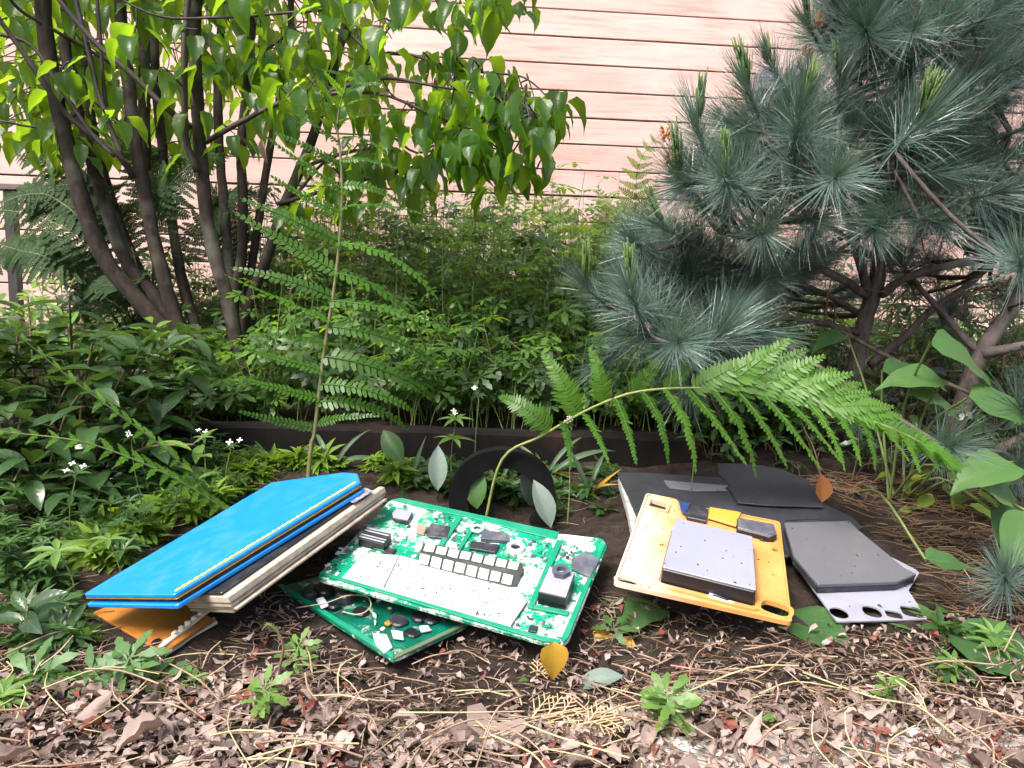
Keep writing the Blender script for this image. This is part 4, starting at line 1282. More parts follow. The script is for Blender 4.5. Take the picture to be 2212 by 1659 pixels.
# ------------------------------------------------------------------ broad-leaved plant at the right
bl = at(1960, 960, 1.45)
bro = thing('broad_leaved_plant', 'plant with large flat green leaves under the pine at the right', 'plant', (bl.x, bl.y, G(bl.x, bl.y)))
HE = [leaf(12, 'ovate', .74, .10, .35 + .3 * i, .016, seed=i, crump=.03) for i in range(3)]
he_m = tmesh(HE, 'leaf', M_BROAD)
for (u, v, y, d, n, s) in ((1905, 800, 1.4, (1, -.2, .05), (0, -.3, 1), .13), (2010, 740, 1.25, (1, -.1, -.35), (.1, -.45, .9), .16), (2040, 820, 1.3, (-1, -.1, .15), (0, -.4, 1), .12), (2090, 860, 1.2, (1, -.2, -.2), (0, -.5, .9), .13), (1960, 850, 1.4, (.8, -.4, 0), (0, -.3, 1), .11),
                           (2190, 1000, 1.1, (-.8, -.2, -.1), (-.1, -.4, 1), .11), (2110, 1040, 1.1, (.9, -.2, -.2), (0, -.5, .9), .10), (2140, 1100, 1.12, (.6, -.2, -.6), (0, -.7, .7), .10), (2230, 1110, 1.05, (-.4, -.3, -.5), (0, -.8, .6), .10), (1830, 725, 1.6, (-.9, -.2, 0), (0, -.3, 1), .09), (2000, 1210, 1.0, (1, 0, 0), (0, -.3, 1), .07)):
    p = at(u, v, y)
    g_ = Vector((bl.x + (p.x - bl.x) * .6, bl.y - .05, 0)); g_.z = G(g_.x, g_.y)
    t = T(); Wt = catmull([g_, (g_ + p) / 2 + Vector((0, .02, .04)), p], 4); tube(t, Wt, lin(.0028, .002, len(Wt)), 5, False)
    part('stalk', t.mesh('stalk', M_STEM), bro)
    part('leaf', rnd.choice(he_m), bro, frame(p, Vector(d), Vector(n), s))
items = []
for k in range(120):
    u, v = rr(1900, 2260), rr(1020, 1200)
    p = at(u, v, rr(1.3, 1.7))
    if p.z < G(p.x, p.y) - .01: continue
    a = rr(0, 6.28)
    items.append((rnd.choice(HE), frame(p, Vector((math.cos(a), math.sin(a), -.2)), Vector((0, -.2, 1)) + rv() * .3, rr(.03, .06))))
u_ = kind(part('yellow_green_undergrowth', scatter('yellow_green_undergrowth', items, M_FERNY), None), 'stuff')
u_['label'] = 'yellow-green undergrowth behind the pine needles at the right edge'; u_['category'] = 'ground cover'
# broad leaves lying on the soil at the right
for i, (u, v, a, s, lab) in enumerate(((1690, 1345, -1.15, .13, 'long flat green leaf lying below the orange tray corner'), (1900, 1345, -.5, .13, 'broad green leaf on the soil below the white bracket'), (2040, 1390, -.75, .17, 'large flat green leaf at the lower right'),
                                 (1420, 1330, -2.3, .09, 'bluish green leaf half hidden under the orange tray'), (1480, 1420, -2.9, .1, 'dull green leaf on the dark soil below the orange tray'), (1840, 1440, -.2, .08, 'small green leaf in the litter under the bracket'))):
    p = atground(u, v)
    single('fallen_leaf', he_m[i % 3], lab, 'leaf', frame(p + Vector((0, 0, .016)), Vector((math.cos(a), math.sin(a), .02)), Vector((0, -.15, 1)), s))

# ------------------------------------------------------------------ discarded devices
from mathutils.geometry import tessellate_polygon
def plate(t, outer, holes, z0, z1):
    """flat plate with real holes"""
    loops = [[Vector((x, y, 0)) for x, y in outer]] + [[Vector((x, y, 0)) for x, y in h] for h in holes]
    flat = [p for L in loops for p in L]
    n = len(flat)
    tris = tessellate_polygon(loops)
    vs = [(p.x, p.y, z1) for p in flat] + [(p.x, p.y, z0) for p in flat]
    fs = []
    for a, b, c in tris:
        s = (flat[b] - flat[a]).cross(flat[c] - flat[a]).z
        if s < 0: b, c = c, b
        fs += [(a, b, c), (n + a, n + c, n + b)]
    o = 0
    for k, L in enumerate(loops):
        ar = sum(L[i - 1].x * L[i].y - L[i].x * L[i - 1].y for i in range(len(L)))
        for i in range(len(L)):
            a, b = o + i, o + (i + 1) % len(L)
            if (ar > 0) != (k > 0): fs.append((a, n + a, n + b, b))
            else: fs.append((a, b, n + b, n + a))
        o += len(L)
    t.add(vs, fs, [(p[0], p[1]) for p in vs])
    return t
def oval(cx, cy, rx, ry, n=12, sq=1.0, rot=0):
    out = []
    for i in range(n):
        a = 2 * PI * i / n
        x, y = rx * math.copysign(abs(math.cos(a)) ** sq, math.cos(a)), ry * math.copysign(abs(math.sin(a)) ** sq, math.sin(a))
        out.append((cx + x * math.cos(rot) - y * math.sin(rot), cy + x * math.sin(rot) + y * math.cos(rot)))
    return out
class Slab:
    def __init__(s, c, rows, near=1.0):
        s.c = CAM + (Vector(c) - CAM) * near
        s.R = Matrix(rows)
        s.M = s.R.to_4x4(); s.M.translation = s.c
        s.n = s.R.col[2].copy()
    def loc(s, u, v, dz=0.0):
        p = onplane(u, v, s.c + s.n * dz, s.n)
        q = s.R.transposed() @ (p - s.c)
        return (q.x, q.y)
    def poly(s, pts, dz=0.0): return [s.loc(u, v, dz) for u, v in pts]
    def thing(s, name, lab, cat):
        s.o = thing(name, lab, cat, s.c)
        return s.o
    def part(s, name, t, mat, smooth=False, parent=None, label=None): return part(name, t.mesh(name, mat, smooth), parent or s.o, s.M, label)
def planebasis(p, n, xdir):
    n = Vector(n).normalized()
    x = (xdir - n * xdir.dot(n)).normalized()
    y = n.cross(x)
    return [list(r) for r in Matrix((x, y, n)).transposed()]
def dust_shade_mat(name, c, dust_shade=(.3, .25, .2), amt=.5, rough=.4, metal=0., scale=30, coat=0):
    m, t, b, o = nodes(name)
    k = N(t)
    p = k.obj()
    f = k.ramp(k.math('MULTIPLY', k.noise(scale, 8, p, .7), k.math('ADD', k.noise(scale * .2, 3, p), .45)), [(.45, (0, 0, 0)), (.75, (amt, amt, amt))])
    mp = k.n('ShaderNodeMapping')
    mp.inputs['Rotation'].default_value = (0, 0, .7)
    mp.inputs['Scale'].default_value = (2.2, 34, 1)
    k.l(p, mp.inputs[0])
    scr = k.ramp(k.noise(9, 6, mp.outputs[0], .7), [(.63, (0, 0, 0)), (.70, (.45, .45, .45))])
    spk = k.ramp(k.noise(260, 3, p, .6), [(.69, (0, 0, 0)), (.74, (.8, .8, .8))])
    col = k.mix(scr, k.mix(f, c, dust_shade), tuple(min(.85, x * 1.5 + .05) for x in c))
    k.l(k.mix(k.math('MULTIPLY', spk, .8), col, (.06, .045, .035)), b.inputs['Base Color'])
    b.inputs['Roughness'].default_value = rough
    b.inputs['Metallic'].default_value = metal
    b.inputs['Coat Weight'].default_value = coat
    k.bump(k.noise(scale * 4, 4, p), .06, .002, b)
    return m

M_BLUE = dust_shade_mat('blue cover', (.004, .20, .60), (.10, .27, .50), .5, .42)
M_INK = dust_shade_mat('black cover', (.012, .012, .016), (.10, .09, .08), .5, .4)
M_GOLD = plain('gold edge', (.62, .36, .03), .5, c2=(.50, .27, .02), scale=90)
M_PAGE = plain('cream pages', (.34, .28, .215), .8, c2=(.52, .45, .37), scale=60)

# blue notebook
S = Slab((-.3752, .9985, .1086), [[.8541, .4471, -.2656], [-.4821, .8723, -.0819], [.1951, .198, .9606]])
S.thing('notebook', 'blue hardback notebook with gold stitched edge lying on top of the left stack', 'notebook')
cov = S.poly([(180, 1283), (376, 1284), (778, 1041), (772, 1022), (742, 1020), (586, 1042)])
t = T(); prism(t, cov, -.0055, 0, .0012, .004); S.part('cover', t, M_BLUE)
cen = Vector((sum(p[0] for p in cov) / 6, sum(p[1] for p in cov) / 6))
ins = [tuple(cen + (Vector(p) - cen) * .97) for p in cov]
t = T(); prism(t, ins, -.0125, -.0057, 0); S.part('page_block', t, M_INK)  # pages coloured black to carry the shade of the gap between covers
t = T(); prism(t, [tuple(cen + (Vector(p) - cen) * .995) for p in cov], -.0075, -.0057, .0003); S.part('gold_lining', t, M_GOLD)
t = T(); prism(t, [tuple(cen + (Vector(p) - cen) * 1.005) for p in cov], -.0185, -.0127, .0012, .004); S.part('back_cover', t, M_BLUE)
pe0, pe1 = Vector(S.loc(378, 1277)), Vector(S.loc(768, 1041))
t = T()
for i in range(4):
    a = i * PI / 6
for j in range(5):
    th = j / 4 * PI / 2
    for i in range(10):
        ph = 2 * PI * i / 10
        t.v.append((.0034 * math.cos(th) * math.cos(ph), .0050 * math.cos(th) * math.sin(ph), .0016 * math.sin(th))); t.uv.append((0, 0))
t.f = [(j * 10 + i, j * 10 + (i + 1) % 10, (j + 1) * 10 + (i + 1) % 10, (j + 1) * 10 + i) for j in range(4) for i in range(10)]
stm = t.mesh('stitch', M_GOLD)
ed = (pe1 - pe0).normalized()
for i in range(36):
    q = pe0 + (pe1 - pe0) * (i + .5) / 36
    part('stitch', stm, S.o, S.M @ Matrix.Translation((q.x, q.y, 0)) @ Matrix.Rotation(math.atan2(ed.y, ed.x) - PI / 2, 4, 'Z') @ Matrix.Diagonal((rr(.7, 1), rr(.75, 1.05) , rr(.7, 1), 1)))

# black book with cream pages below it
B = Slab(S.c - S.n * .0200, [list(r) for r in S.R])
B.thing('book', 'black-covered book with cream page edges under the blue notebook', 'book')
q0, q1 = Vector(B.loc(478, 1280)), Vector(B.loc(816, 1046))
dirx = (q1 - q0).normalized(); nl = Vector((-dirx.y, dirx.x))
def qd(a0, a1, b0, b1): return [tuple(q0 + dirx * a0 + nl * b0), tuple(q1 + dirx * a1 + nl * b0), tuple(q1 + dirx * a1 + nl * b1), tuple(q0 + dirx * a0 + nl * b1)]
t = T(); prism(t, qd(0, 0, 0, .075), -.004, 0, .001, .003); B.part('cover', t, M_INK)
for i, (z, th, ex) in enumerate(((-.0043, .011, -.009), (-.0156, .0065, -.006), (-.0224, .0036, -.011))):
    t = T(); prism(t, qd(rr(-.002, .006), rr(-.004, .004), ex, .075), z - th, z, .0022 if i < 2 else .001); B.part('page_bundle', t, M_PAGE)
t = T(); prism(t, qd(.004, -.004, -.004, .075), -.030, -.0262, .001, .003); B.part('back_cover', t, dust_shade_mat('grey brown board', (.22, .18, .14), (.4, .34, .28), .6, .8))
t = T(); prism(t, [tuple(Vector(p)) for p in [B.loc(745, 1082), B.loc(790, 1055), B.loc(806, 1062), B.loc(765, 1088)]], .0003, .0018, .0004); B.part('label_sticker', t, plain('dark sticker', (.10, .10, .14), .3, c2=(.5, .5, .55), scale=160))

# opened case at the foot of the stack
xd = at(465, 1338, .93) - at(356, 1412, .86)
Cc = at(330, 1350, .90)
C = Slab(Cc, planebasis(Cc, (-.1, -.12, 1), xd))
C.thing('opened_case', 'opened shallow case with orange-brown inside and torn pale edge under the stack', 'case')
M_ORB = dust_shade_mat('orange brown lining', (.36, .135, .018), (.05, .025, .018), .9, .5, scale=20)  # dark blotches put the shade under the stack into the orange colour
M_BONE = plain('pale torn board', (.62, .56, .42), .8, c2=(.80, .74, .60), scale=60)
t = T(); prism(t, C.poly([(200, 1322), (352, 1410), (462, 1336), (330, 1270)]), -.004, 0, .001); C.part('tray', t, M_ORB)
t = T(); prism(t, C.poly([(202, 1326), (350, 1413), (358, 1418), (470, 1342), (340, 1272)], -.012), -.016, -.012, .001); C.part('base', t, plain('dark case', (.05, .035, .03), .6, c2=(.09, .06, .05), scale=30))
t = T(); prism(t, C.poly([(357, 1419), (470, 1347), (464, 1336), (352, 1408)], -.011), -.0118, -.0075, .001); C.part('lower_lip', t, M_BONE)
a, b = Vector(C.loc(346, 1402)), Vector(C.loc(448, 1322))
e = (b - a).normalized(); nn = Vector((-e.y, e.x))
jag = [tuple(a + (b - a) * i / 14 + nn * rr(.001, .006)) for i in range(15)]
t = T(); prism(t, [tuple(a + nn * -.004)] + [tuple(b + nn * -.004)] + jag[::-1], .0002, .004, .0006); C.part('torn_edge', t, M_BONE)
for i in range(5):
    q = a + (b - a) * (.3 + .14 * i)
    t = T(); prism(t, oval(q.x, q.y, .004, .003, 7, 1, i), -.0035 + .004, .0075, .0006); C.part('torn_tab', t, M_BONE)
sc_ = C.loc(338, 1390)
t = T(); prism(t, oval(*sc_, .006, .005, 12), .0002, .004, .001); C.part('screw', t, plain('dark screw', (.05, .05, .07), .25, metal=.8))

# circuit boards
def pcbmat(name, g, wh, thr):
    m, t, b, o = nodes(name)
    k = N(t)
    p = k.obj()
    big = k.noise(16, 3, p)
    f = k.noise(75, 6, p, .75)
    mix = k.math('ADD', k.math('MULTIPLY', f, .6), k.math('MULTIPLY', big, .5))
    w1 = k.ramp(mix, [(thr, (0, 0, 0)), (thr + .02, (1, 1, 1))])
    v = k.n('ShaderNodeTexVoronoi', i_Scale=150); k.l(p, v.inputs['Vector'])
    dk = k.math('MULTIPLY', k.ramp(v.outputs['Distance'], [(.18, (1, 1, 1)), (.24, (0, 0, 0))]), k.ramp(k.noise(35, 3, p), [(.52, (0, 0, 0)), (.56, (1, 1, 1))]))
    gcol = k.ramp(k.noise(28, 5, p), [(.3, tuple(c * .55 for c in g)), (.7, tuple(c * 1.25 for c in g))])
    col = k.mix(w1, gcol, k.ramp(k.noise(120, 4, p), [(.3, tuple(c * .6 for c in wh)), (.62, (.68, .71, .66))]))
    col = k.mix(dk, col, (.02, .05, .045))
    gr = k.ramp(k.noise(42, 6, p, .7), [(.56, (0, 0, 0)), (.62, (.9, .9, .9))])
    col = k.mix(gr, col, k.ramp(k.noise(19, 3, p), [(.4, (.09, .095, .09)), (.6, (.33, .30, .25))]))
    br = k.n('ShaderNodeTexBrick', i_Scale=55)
    k.l(p, br.inputs['Vector'])
    br.inputs['Color1'].default_value = br.inputs['Color2'].default_value = (0, 0, 0, 1)
    br.inputs['Mortar'].default_value = (1, 1, 1, 1)
    br.inputs['Mortar Size'].default_value = .035
    col = k.mix(k.math('MULTIPLY', k.math('MULTIPLY', br.outputs['Color'], .6), k.ramp(k.noise(12, 2, p), [(.45, (0, 0, 0)), (.55, (1, 1, 1))])), col, tuple(min(1, c * 2.2) for c in g))
    k.l(col, b.inputs['Base Color'])
    b.inputs['Roughness'].default_value = .35
    k.bump(k.math('ADD', w1, k.math('MULTIPLY', f, .3)), .35, .0012, b)
    return m
M_PCB = pcbmat('circuit board', (.0, .225, .125), (.62, .66, .60), .545)
M_PCBD = pcbmat('dirty circuit board', (.0, .10, .062), (.3, .32, .28), .64)
M_GRN = dust_shade_mat('green edge', (.004, .21, .12), (.10, .30, .2), .4, .35)
M_WHT = dust_shade_mat('white panel', (.66, .70, .665), (.36, .42, .37), .75, .45, scale=26)
M_CHIP = dust_shade_mat('dark chip', (.022, .023, .032), (.15, .15, .16), .6, .4, scale=60)
M_SHLD = dust_shade_mat('grey shield', (.07, .075, .10), (.25, .25, .27), .7, .35, scale=40)
M_BLK = plain('black plastic', (.010, .010, .013), .35)
M_LIL = dust_shade_mat('lilac grey metal', (.25, .26, .33), (.30, .305, .355), .5, .5, scale=8)
M_SIL = plain('dull silver', (.5, .5, .52), .35, metal=.7)
S = Slab((-.0577, 1.0751, .0459), [[.9519, .3063, -.0124], [-.2962, .9085, -.2949], [-.0791, .2843, .9555]], .95)
S.thing('circuit_board', 'large green circuit board with white keys and panel on top', 'circuit board')
Z2 = lambda *p: [(603.5 + x * .3472, 1014.9 + y * .3472) for x, y in p]
def zp(*p, dz=0.0): return S.poly(Z2(*p), dz)
t = T(); prism(t, zp((690, 185), (760, 178), (900, 235), (1740, 395), (2010, 425), (2040, 470), (1800, 1060), (1750, 1092), (1640, 1075), (250, 680), (240, 650)), -.006, 0, .001, .006); S.part('board', t, M_PCB)
t = T(); prism(t, zp((245, 655), (258, 640), (1640, 1045), (1745, 1065), (1750, 1088), (1640, 1075)), .0002, .003, .0007, .002); S.part('front_rim', t, M_GRN)
t = T(); prism(t, zp((700, 190), (760, 180), (1740, 392), (1720, 440), (1560, 400), (1180, 300), (880, 240)), .0002, .002, .0006); S.part('back_rim', t, M_GRN)
t = T(); prism(t, zp((1800, 1050), (1765, 1085), (1750, 1062), (2010, 470), (2030, 470)), .0002, .003, .0006); S.part('side_rim', t, M_GRN)
t = T(); prism(t, zp((380, 690), (500, 560), (560, 530), (745, 540), (1490, 745), (1540, 830), (1445, 985), (900, 835)), .0002, .0028, .0006, .003); S.part('panel', t, M_WHT)
t = T(); prism(t, zp((745, 542), (750, 545), (655, 745), (648, 742)), .0029, .0033, 0); S.part('seam', t, M_CHIP)
t = T(); prism(t, zp((1540, 830), (1546, 834), (1446, 985), (1438, 981)), .0029, .0033, 0); S.part('seam', t, M_CHIP)
def ribs(x0, y0, x1, y1, w_, name, mat, h):
    d = Vector((x1 - x0, y1 - y0)).normalized(); n = Vector((-d.y, d.x)) * w_
    t = T(); prism(t, zp((x0 + n.x, y0 + n.y), (x1 + n.x, y1 + n.y), (x1 - n.x, y1 - n.y), (x0 - n.x, y0 - n.y)), .0003, h, .0006); S.part(name, t, mat)
ribs(1745, 450, 1560, 870, 18, 'rib', M_GRN, .004)
ribs(1125, 300, 990, 500, 16, 'rib', M_GRN, .004)
ribs(1230, 330, 1120, 500, 12, 'rib', M_GRN, .0035)
ribs(560, 470, 660, 500, 20, 'rib', M_GRN, .004)
ribs(1570, 860, 1800, 905, 12, 'rib', M_GRN, .004)
t = T(); prism(t, zp((895, 470), (1000, 482), (1510, 592), (1520, 640), (1470, 742), (1440, 745), (860, 598), (862, 560)), .0029, .0042, .0005, .003); S.part('key_frame', t, dust_shade_mat('grey key frame', (.035, .042, .036), (.12, .13, .11), .6, .5))
for r, (ax, ay, bx_, by) in enumerate(((905, 478, 1500, 602), (872, 540, 1462, 682))):
    for i in range(8):
        f0, f1 = (i + .09) / 8, (i + .91) / 8
        xa, ya, xb, yb = ax + (bx_ - ax) * f0, ay + (by - ay) * f0, ax + (bx_ - ax) * f1, ay + (by - ay) * f1
        hgt = 58 if r else 44
        t = T(); prism(t, zp((xa, ya), (xb, yb), (xb - 14, yb + hgt + rr(-4, 4)), (xa - 14, ya + hgt)), .0043, .0068, .0008, .001); S.part('key', t, M_WHT)
def chip(name, pts, h, mat, top=None, bev=.0008, z=.0003):
    t = T(); prism(t, zp(*pts, dz=h), z, h, bev, .0008); o = S.part(name, t, mat)
    if top:
        t = T()
        c = Vector((sum(p[0] for p in pts) / len(pts), sum(p[1] for p in pts) / len(pts)))
        prism(t, zp(*[tuple(c + (Vector(p) - c) * .96) for p in pts], dz=h), h + .0001, h + .0008, .0003); S.part(name + '_top', t, top)
chip('chip', [(905, 375), (950, 330), (1065, 350), (1045, 425), (930, 412)], .005, M_CHIP)
chip('chip', [(1262, 368), (1420, 392), (1436, 440), (1252, 425)], .007, M_SHLD)
chip('chip', [(1195, 440), (1370, 462), (1345, 512), (1180, 485)], .005, M_CHIP)
chip('connector', [(490, 425), (545, 360), (695, 395), (648, 465)], .014, M_BLK)
for i in range(5):
    f = i / 5 + .1
    a_, b_ = Vector((490, 425)).lerp(Vector((545, 360)), f), Vector((648, 465)).lerp(Vector((695, 395)), f)
    t = T(); prism(t, zp(tuple(a_), tuple(b_), tuple(b_ + Vector((5, -7))), tuple(a_ + Vector((5, -7))), dz=.014), .0141, .0155, .0003); S.part('contact', t, (M_SIL, M_LIL, M_CHIP)[i % 3])
chip('block', [(700, 270), (725, 240), (830, 262), (800, 318), (705, 300)], .008, M_CHIP, M_LIL)
chip('module', [(1610, 760), (1680, 600), (1840, 640), (1785, 800)], .020, M_BLK, M_LIL)
chip('shield', [(1820, 550), (1905, 500), (1995, 555), (1935, 665), (1815, 610)], .005, M_SHLD)
chip('chip', [(1560, 960), (1610, 970), (1600, 1010), (1545, 1000)], .003, M_CHIP)
chip('chip', [(660, 480), (730, 490), (700, 525), (650, 510)], .004, M_CHIP)
chip('chip', [(860, 330), (920, 345), (900, 400), (850, 390)], .004, dust_shade_mat('brown part', (.28, .19, .14), (.4, .3, .25), .5, .5))
hx = Vector(zp((1752, 645), dz=.021)[0])
t = T(); plate(t, oval(hx.x, hx.y, .0125, .0125, 6), [oval(hx.x, hx.y, .006, .006, 12)], .021, .028); S.part('nut', t, M_SHLD)
ring = Vector(zp((1470, 495))[0])
t = T(); plate(t, oval(ring.x, ring.y, .013, .013, 20), [oval(ring.x, ring.y, .0075, .0075, 16)], .0003, .006); S.part('ring_terminal', t, M_WHT)
t = T(); prism(t, oval(ring.x, ring.y, .0073, .0073, 16), .0004, .0025, 0); S.part('ring_core', t, M_BLK)
ring = Vector(zp((1232, 382))[0])
t = T(); plate(t, oval(ring.x, ring.y, .010, .010, 16), [oval(ring.x, ring.y, .006, .006, 12)], .0042, .006); S.part('ring_terminal', t, M_WHT)
comp = [(1e9, 0)]
def inquad(x, y, q):
    s = 0
    for i in range(len(q)):
        a, b = q[i - 1], q[i]
        c = (b[0] - a[0]) * (y - a[1]) - (b[1] - a[1]) * (x - a[0])
        if s == 0: s = c
        elif s * c < 0: return False
    return True
zones = [[(700, 300), (860, 330), (830, 480), (680, 480)], [(880, 250), (1120, 300), (1060, 350), (880, 320)], [(1100, 380), (1180, 400), (1160, 480), (1060, 470)], [(1440, 400), (1700, 440), (1600, 740), (1560, 560)], [(1760, 460), (1900, 480), (1800, 560), (1730, 580)], [(1500, 900), (1790, 950), (1740, 1050), (1480, 980)], [(280, 590), (380, 600), (360, 660), (260, 640)], [(380, 480), (480, 480), (460, 540), (350, 560)]]
cm = [M_WHT, M_CHIP, M_SHLD, M_SIL, M_BONE, M_GRN]
for k in range(90):
    z = zones[k % len(zones)]
    while True:
        x, y = rr(min(p[0] for p in z), max(p[0] for p in z)), rr(min(p[1] for p in z), max(p[1] for p in z))
        if inquad(x, y, z): break
    q = Vector(zp((x, y))[0])
    a, w_, h_ = rnd.choice((0, PI / 2, .3)), rr(.0012, .0042), rr(.0010, .0028)
    if rnd.random() < .25:
        t = T(); prism(t, oval(q.x, q.y, w_ * .8, w_ * .8, 9), .0003, rr(.002, .005), .0004); S.part('capacitor', t, rnd.choice(cm))
    else:
        r2 = [(q.x + sx * w_ * math.cos(a) - sy * h_ * math.sin(a), q.y + sx * w_ * math.sin(a) + sy * h_ * math.cos(a)) for sx, sy in ((-1, -1), (1, -1), (1, 1), (-1, 1))]
        t = T(); prism(t, r2, .0003, rr(.0012, .003), .0003); S.part('component', t, rnd.choice(cm))
for k in range(110):
    x, y = rr(500, 1450), rr(580, 950)
    if not inquad(x, y, [(450, 690), (560, 560), (760, 560), (1480, 750), (1430, 960), (900, 820)]): continue
    q = Vector(zp((x, y))[0])
    t = T(); prism(t, oval(q.x, q.y, rr(.0008, .0026), rr(.0006, .0016), 6, 1, rr(0, 3)), .0029, .0034, 0); S.part('speck', t, rnd.choice((M_CHIP, M_GRN, M_SHLD)))

# lower circuit board
Lc = at(800, 1350, .93)
S2 = Slab(Lc, planebasis(Lc, (.0, -.10, 1), at(850, 1430, .86) - at(600, 1270, 1.05)))
S2.thing('circuit_board', 'smaller dirty green circuit board sticking out below the large one', 'circuit board')
t = T(); prism(t, S2.poly([(600, 1268), (850, 1428), (1010, 1352), (1000, 1300), (760, 1225)]), -.004, 0, .0008, .002); S2.part('board', t, M_PCBD)
t = T(); prism(t, S2.poly([(600, 1268), (850, 1428), (852, 1416), (612, 1266)]), .0002, .004, .0008); S2.part('rim', t, M_GRN)
t = T(); prism(t, S2.poly([(850, 1428), (1010, 1352), (1005, 1347), (852, 1418)]), .0002, .003, .0006); S2.part('rim', t, dust_shade_mat('green brown edge', (.09, .13, .07), (.2, .18, .1), .6, .6))
for (u, v, r, h, m) in ((668, 1290, .012, .010, M_CHIP), (720, 1315, .010, .008, M_BLK), (780, 1325, .012, .005, M_BLK), (860, 1345, .014, .005, M_CHIP), (905, 1338, .012, .006, M_BLK), (960, 1338, .010, .005, M_BLK), (700, 1285, .016, .012, M_BLK), (745, 1300, .012, .014, M_CHIP), (800, 1300, .008, .010, M_BLK), (775, 1285, .007, .008, M_SHLD), (838, 1352, .005, .006, M_YEL), (890, 1370, .011, .004, M_BLK), (930, 1345, .009, .005, M_CHIP)):
    q = S2.loc(u, v)
    t = T(); prism(t, oval(q[0], q[1], r, r * .85, 14, .8), .0003, h, .002); S2.part('capacitor', t, m)
for k in range(46):
    u, v = rr(660, 980), rr(1290, 1420)
    if not inquad(u, v, [(640, 1285), (850, 1412), (980, 1350), (960, 1310), (760, 1250)]): continue
    q = S2.loc(u, v)
    t = T(); prism(t, oval(q[0], q[1], rr(.0015, .007), rr(.001, .004), 6, 1, rr(0, 3)), .0003, rr(.0015, .005), .0004); S2.part('component', t, rnd.choice((M_GRN, M_GRN, M_WHT, M_BLK, M_SHLD, M_BONE, M_CHIP)))
for pl_ in ([(805, 1375), (835, 1378), (848, 1405), (830, 1418), (812, 1400)], [(845, 1368), (870, 1372), (872, 1388), (850, 1385)], [(905, 1360), (925, 1358), (930, 1368), (910, 1372)]):
    t = T(); prism(t, S2.poly(pl_), .0025, .0055, .0008); S2.part('white_flake', t, M_WHT)
t = T(); prism(t, S2.poly([(682, 1305), (700, 1300), (712, 1318), (695, 1325)]), .0045, .009, .002); S2.part('plastic_shard', t, plain('milky shard', (.7, .7, .72), .15))
W = [S2.M @ Vector((*S2.loc(u, v), h)) for u, v, h in ((640, 1322, .006), (705, 1320, .012), (750, 1310, .016), (790, 1308, .014), (802, 1322, .012), (792, 1335, .010), (770, 1338, .007), (740, 1330, .006))]
t = T(); tube(t, catmull(W, 4), .0008, 5); part('wire', t.mesh('wire', plain('wire', (.45, .36, .24), .5)), S2.o)

# orange tray with grey slab
S = Slab((.2856, 1.0515, .0822), [[.9547, .2903, .0653], [-.2797, .9504, -.1358], [-.1015, .1114, .9886]])
S.thing('orange_tray', 'orange plastic tray with holes carrying a lilac grey slab', 'tray')
Z3 = lambda *p: [(1289.2 + x * .3348, 987.5 + y * .3348) for x, y in p]
def zo(*p, dz=0.0): return S.poly(Z3(*p), dz)
def traymat():
    m, t, b, o = nodes('orange plastic')  # paler at one side
    k = N(t)
    p = k.obj()
    sp = k.n('ShaderNodeSeparateXYZ'); k.l(p, sp.inputs[0])
    # cream mixed in towards one corner of the tray
    g = k.math('ADD', k.math('MULTIPLY', sp.outputs[0], -6.0), k.math('ADD', k.math('MULTIPLY', sp.outputs[1], -.8), k.math('MULTIPLY', k.noise(22, 5, p), .7)))
    f = k.ramp(g, [(.5, (0, 0, 0)), (1.0, (.9, .9, .9))])
    base = k.ramp(k.noise(14, 5, p), [(.3, (.45, .205, .05)), (.7, (.60, .325, .11))])
    k.l(k.mix(f, base, (.68, .58, .47)), b.inputs['Base Color'])
    b.inputs['Roughness'].default_value = .35
    k.bump(k.noise(70, 4, p), .08, .002, b)
    return m
M_TRAY = traymat()
def rounded(pts, r, rn=4):
    q = []
    for i in range(len(pts)):
        a, b, c = Vector(pts[i - 1]), Vector(pts[i]), Vector(pts[(i + 1) % len(pts)])
        k = min(r, (a - b).length * .45, (c - b).length * .45)
        p0, p1 = b + (a - b).normalized() * k, b + (c - b).normalized() * k
        for j in range(rn + 1):
            s = j / rn
            q.append(tuple((1 - s) ** 2 * p0 + 2 * s * (1 - s) * b + s * s * p1))
    return q
outer = rounded(zo((318, 240), (515, 280), (545, 345), (725, 340), (925, 375), (1180, 425), (1200, 600), (1258, 1078), (1180, 1062), (105, 818)), .008)
h1 = rounded(zo((350, 285), (450, 315), (440, 352), (335, 326)), .002)
o1, o2, o3 = zo((200, 805))[0], zo((1150, 988))[0], zo((1150, 598))[0]
holes = [h1, oval(*o1, .0145, .0085, 14), oval(*o2, .017, .0145, 16, .6, -.2), oval(*o3, .005, .005, 10)]
t = T(); plate(t, outer, holes, -.003, 0); S.part('tray_plate', t, M_TRAY)
def rimof(h, w_, z1, name):
    c = Vector((sum(p[0] for p in h) / len(h), sum(p[1] for p in h) / len(h)))
    t = T(); plate(t, [tuple(c + (Vector(p) - c) * 1.0 + (Vector(p) - c).normalized() * w_) for p in h], [[tuple(c + (Vector(p) - c).normalized() * ((Vector(p) - c).length + .0004)) for p in h]], .0002, z1); S.part(name, t, M_TRAY)
rimof(holes[0], .007, .0035, 'hole_rim'); rimof(holes[1], .004, .002, 'hole_rim'); rimof(holes[2], .005, .003, 'hole_rim')
ow = [Vector(p) for p in outer]
oc = sum(ow, Vector((0, 0))) / len(ow)
t = T(); plate(t, outer, [[tuple(oc + (p - oc) * .975) for p in ow]], .0002, .0028); S.part('tray_rim', t, M_TRAY)
sq = zo((505, 392), (1005, 512), (1030, 858), (425, 708), dz=.024)
sqc = Vector((sum(p[0] for p in sq) / 4, sum(p[1] for p in sq) / 4))
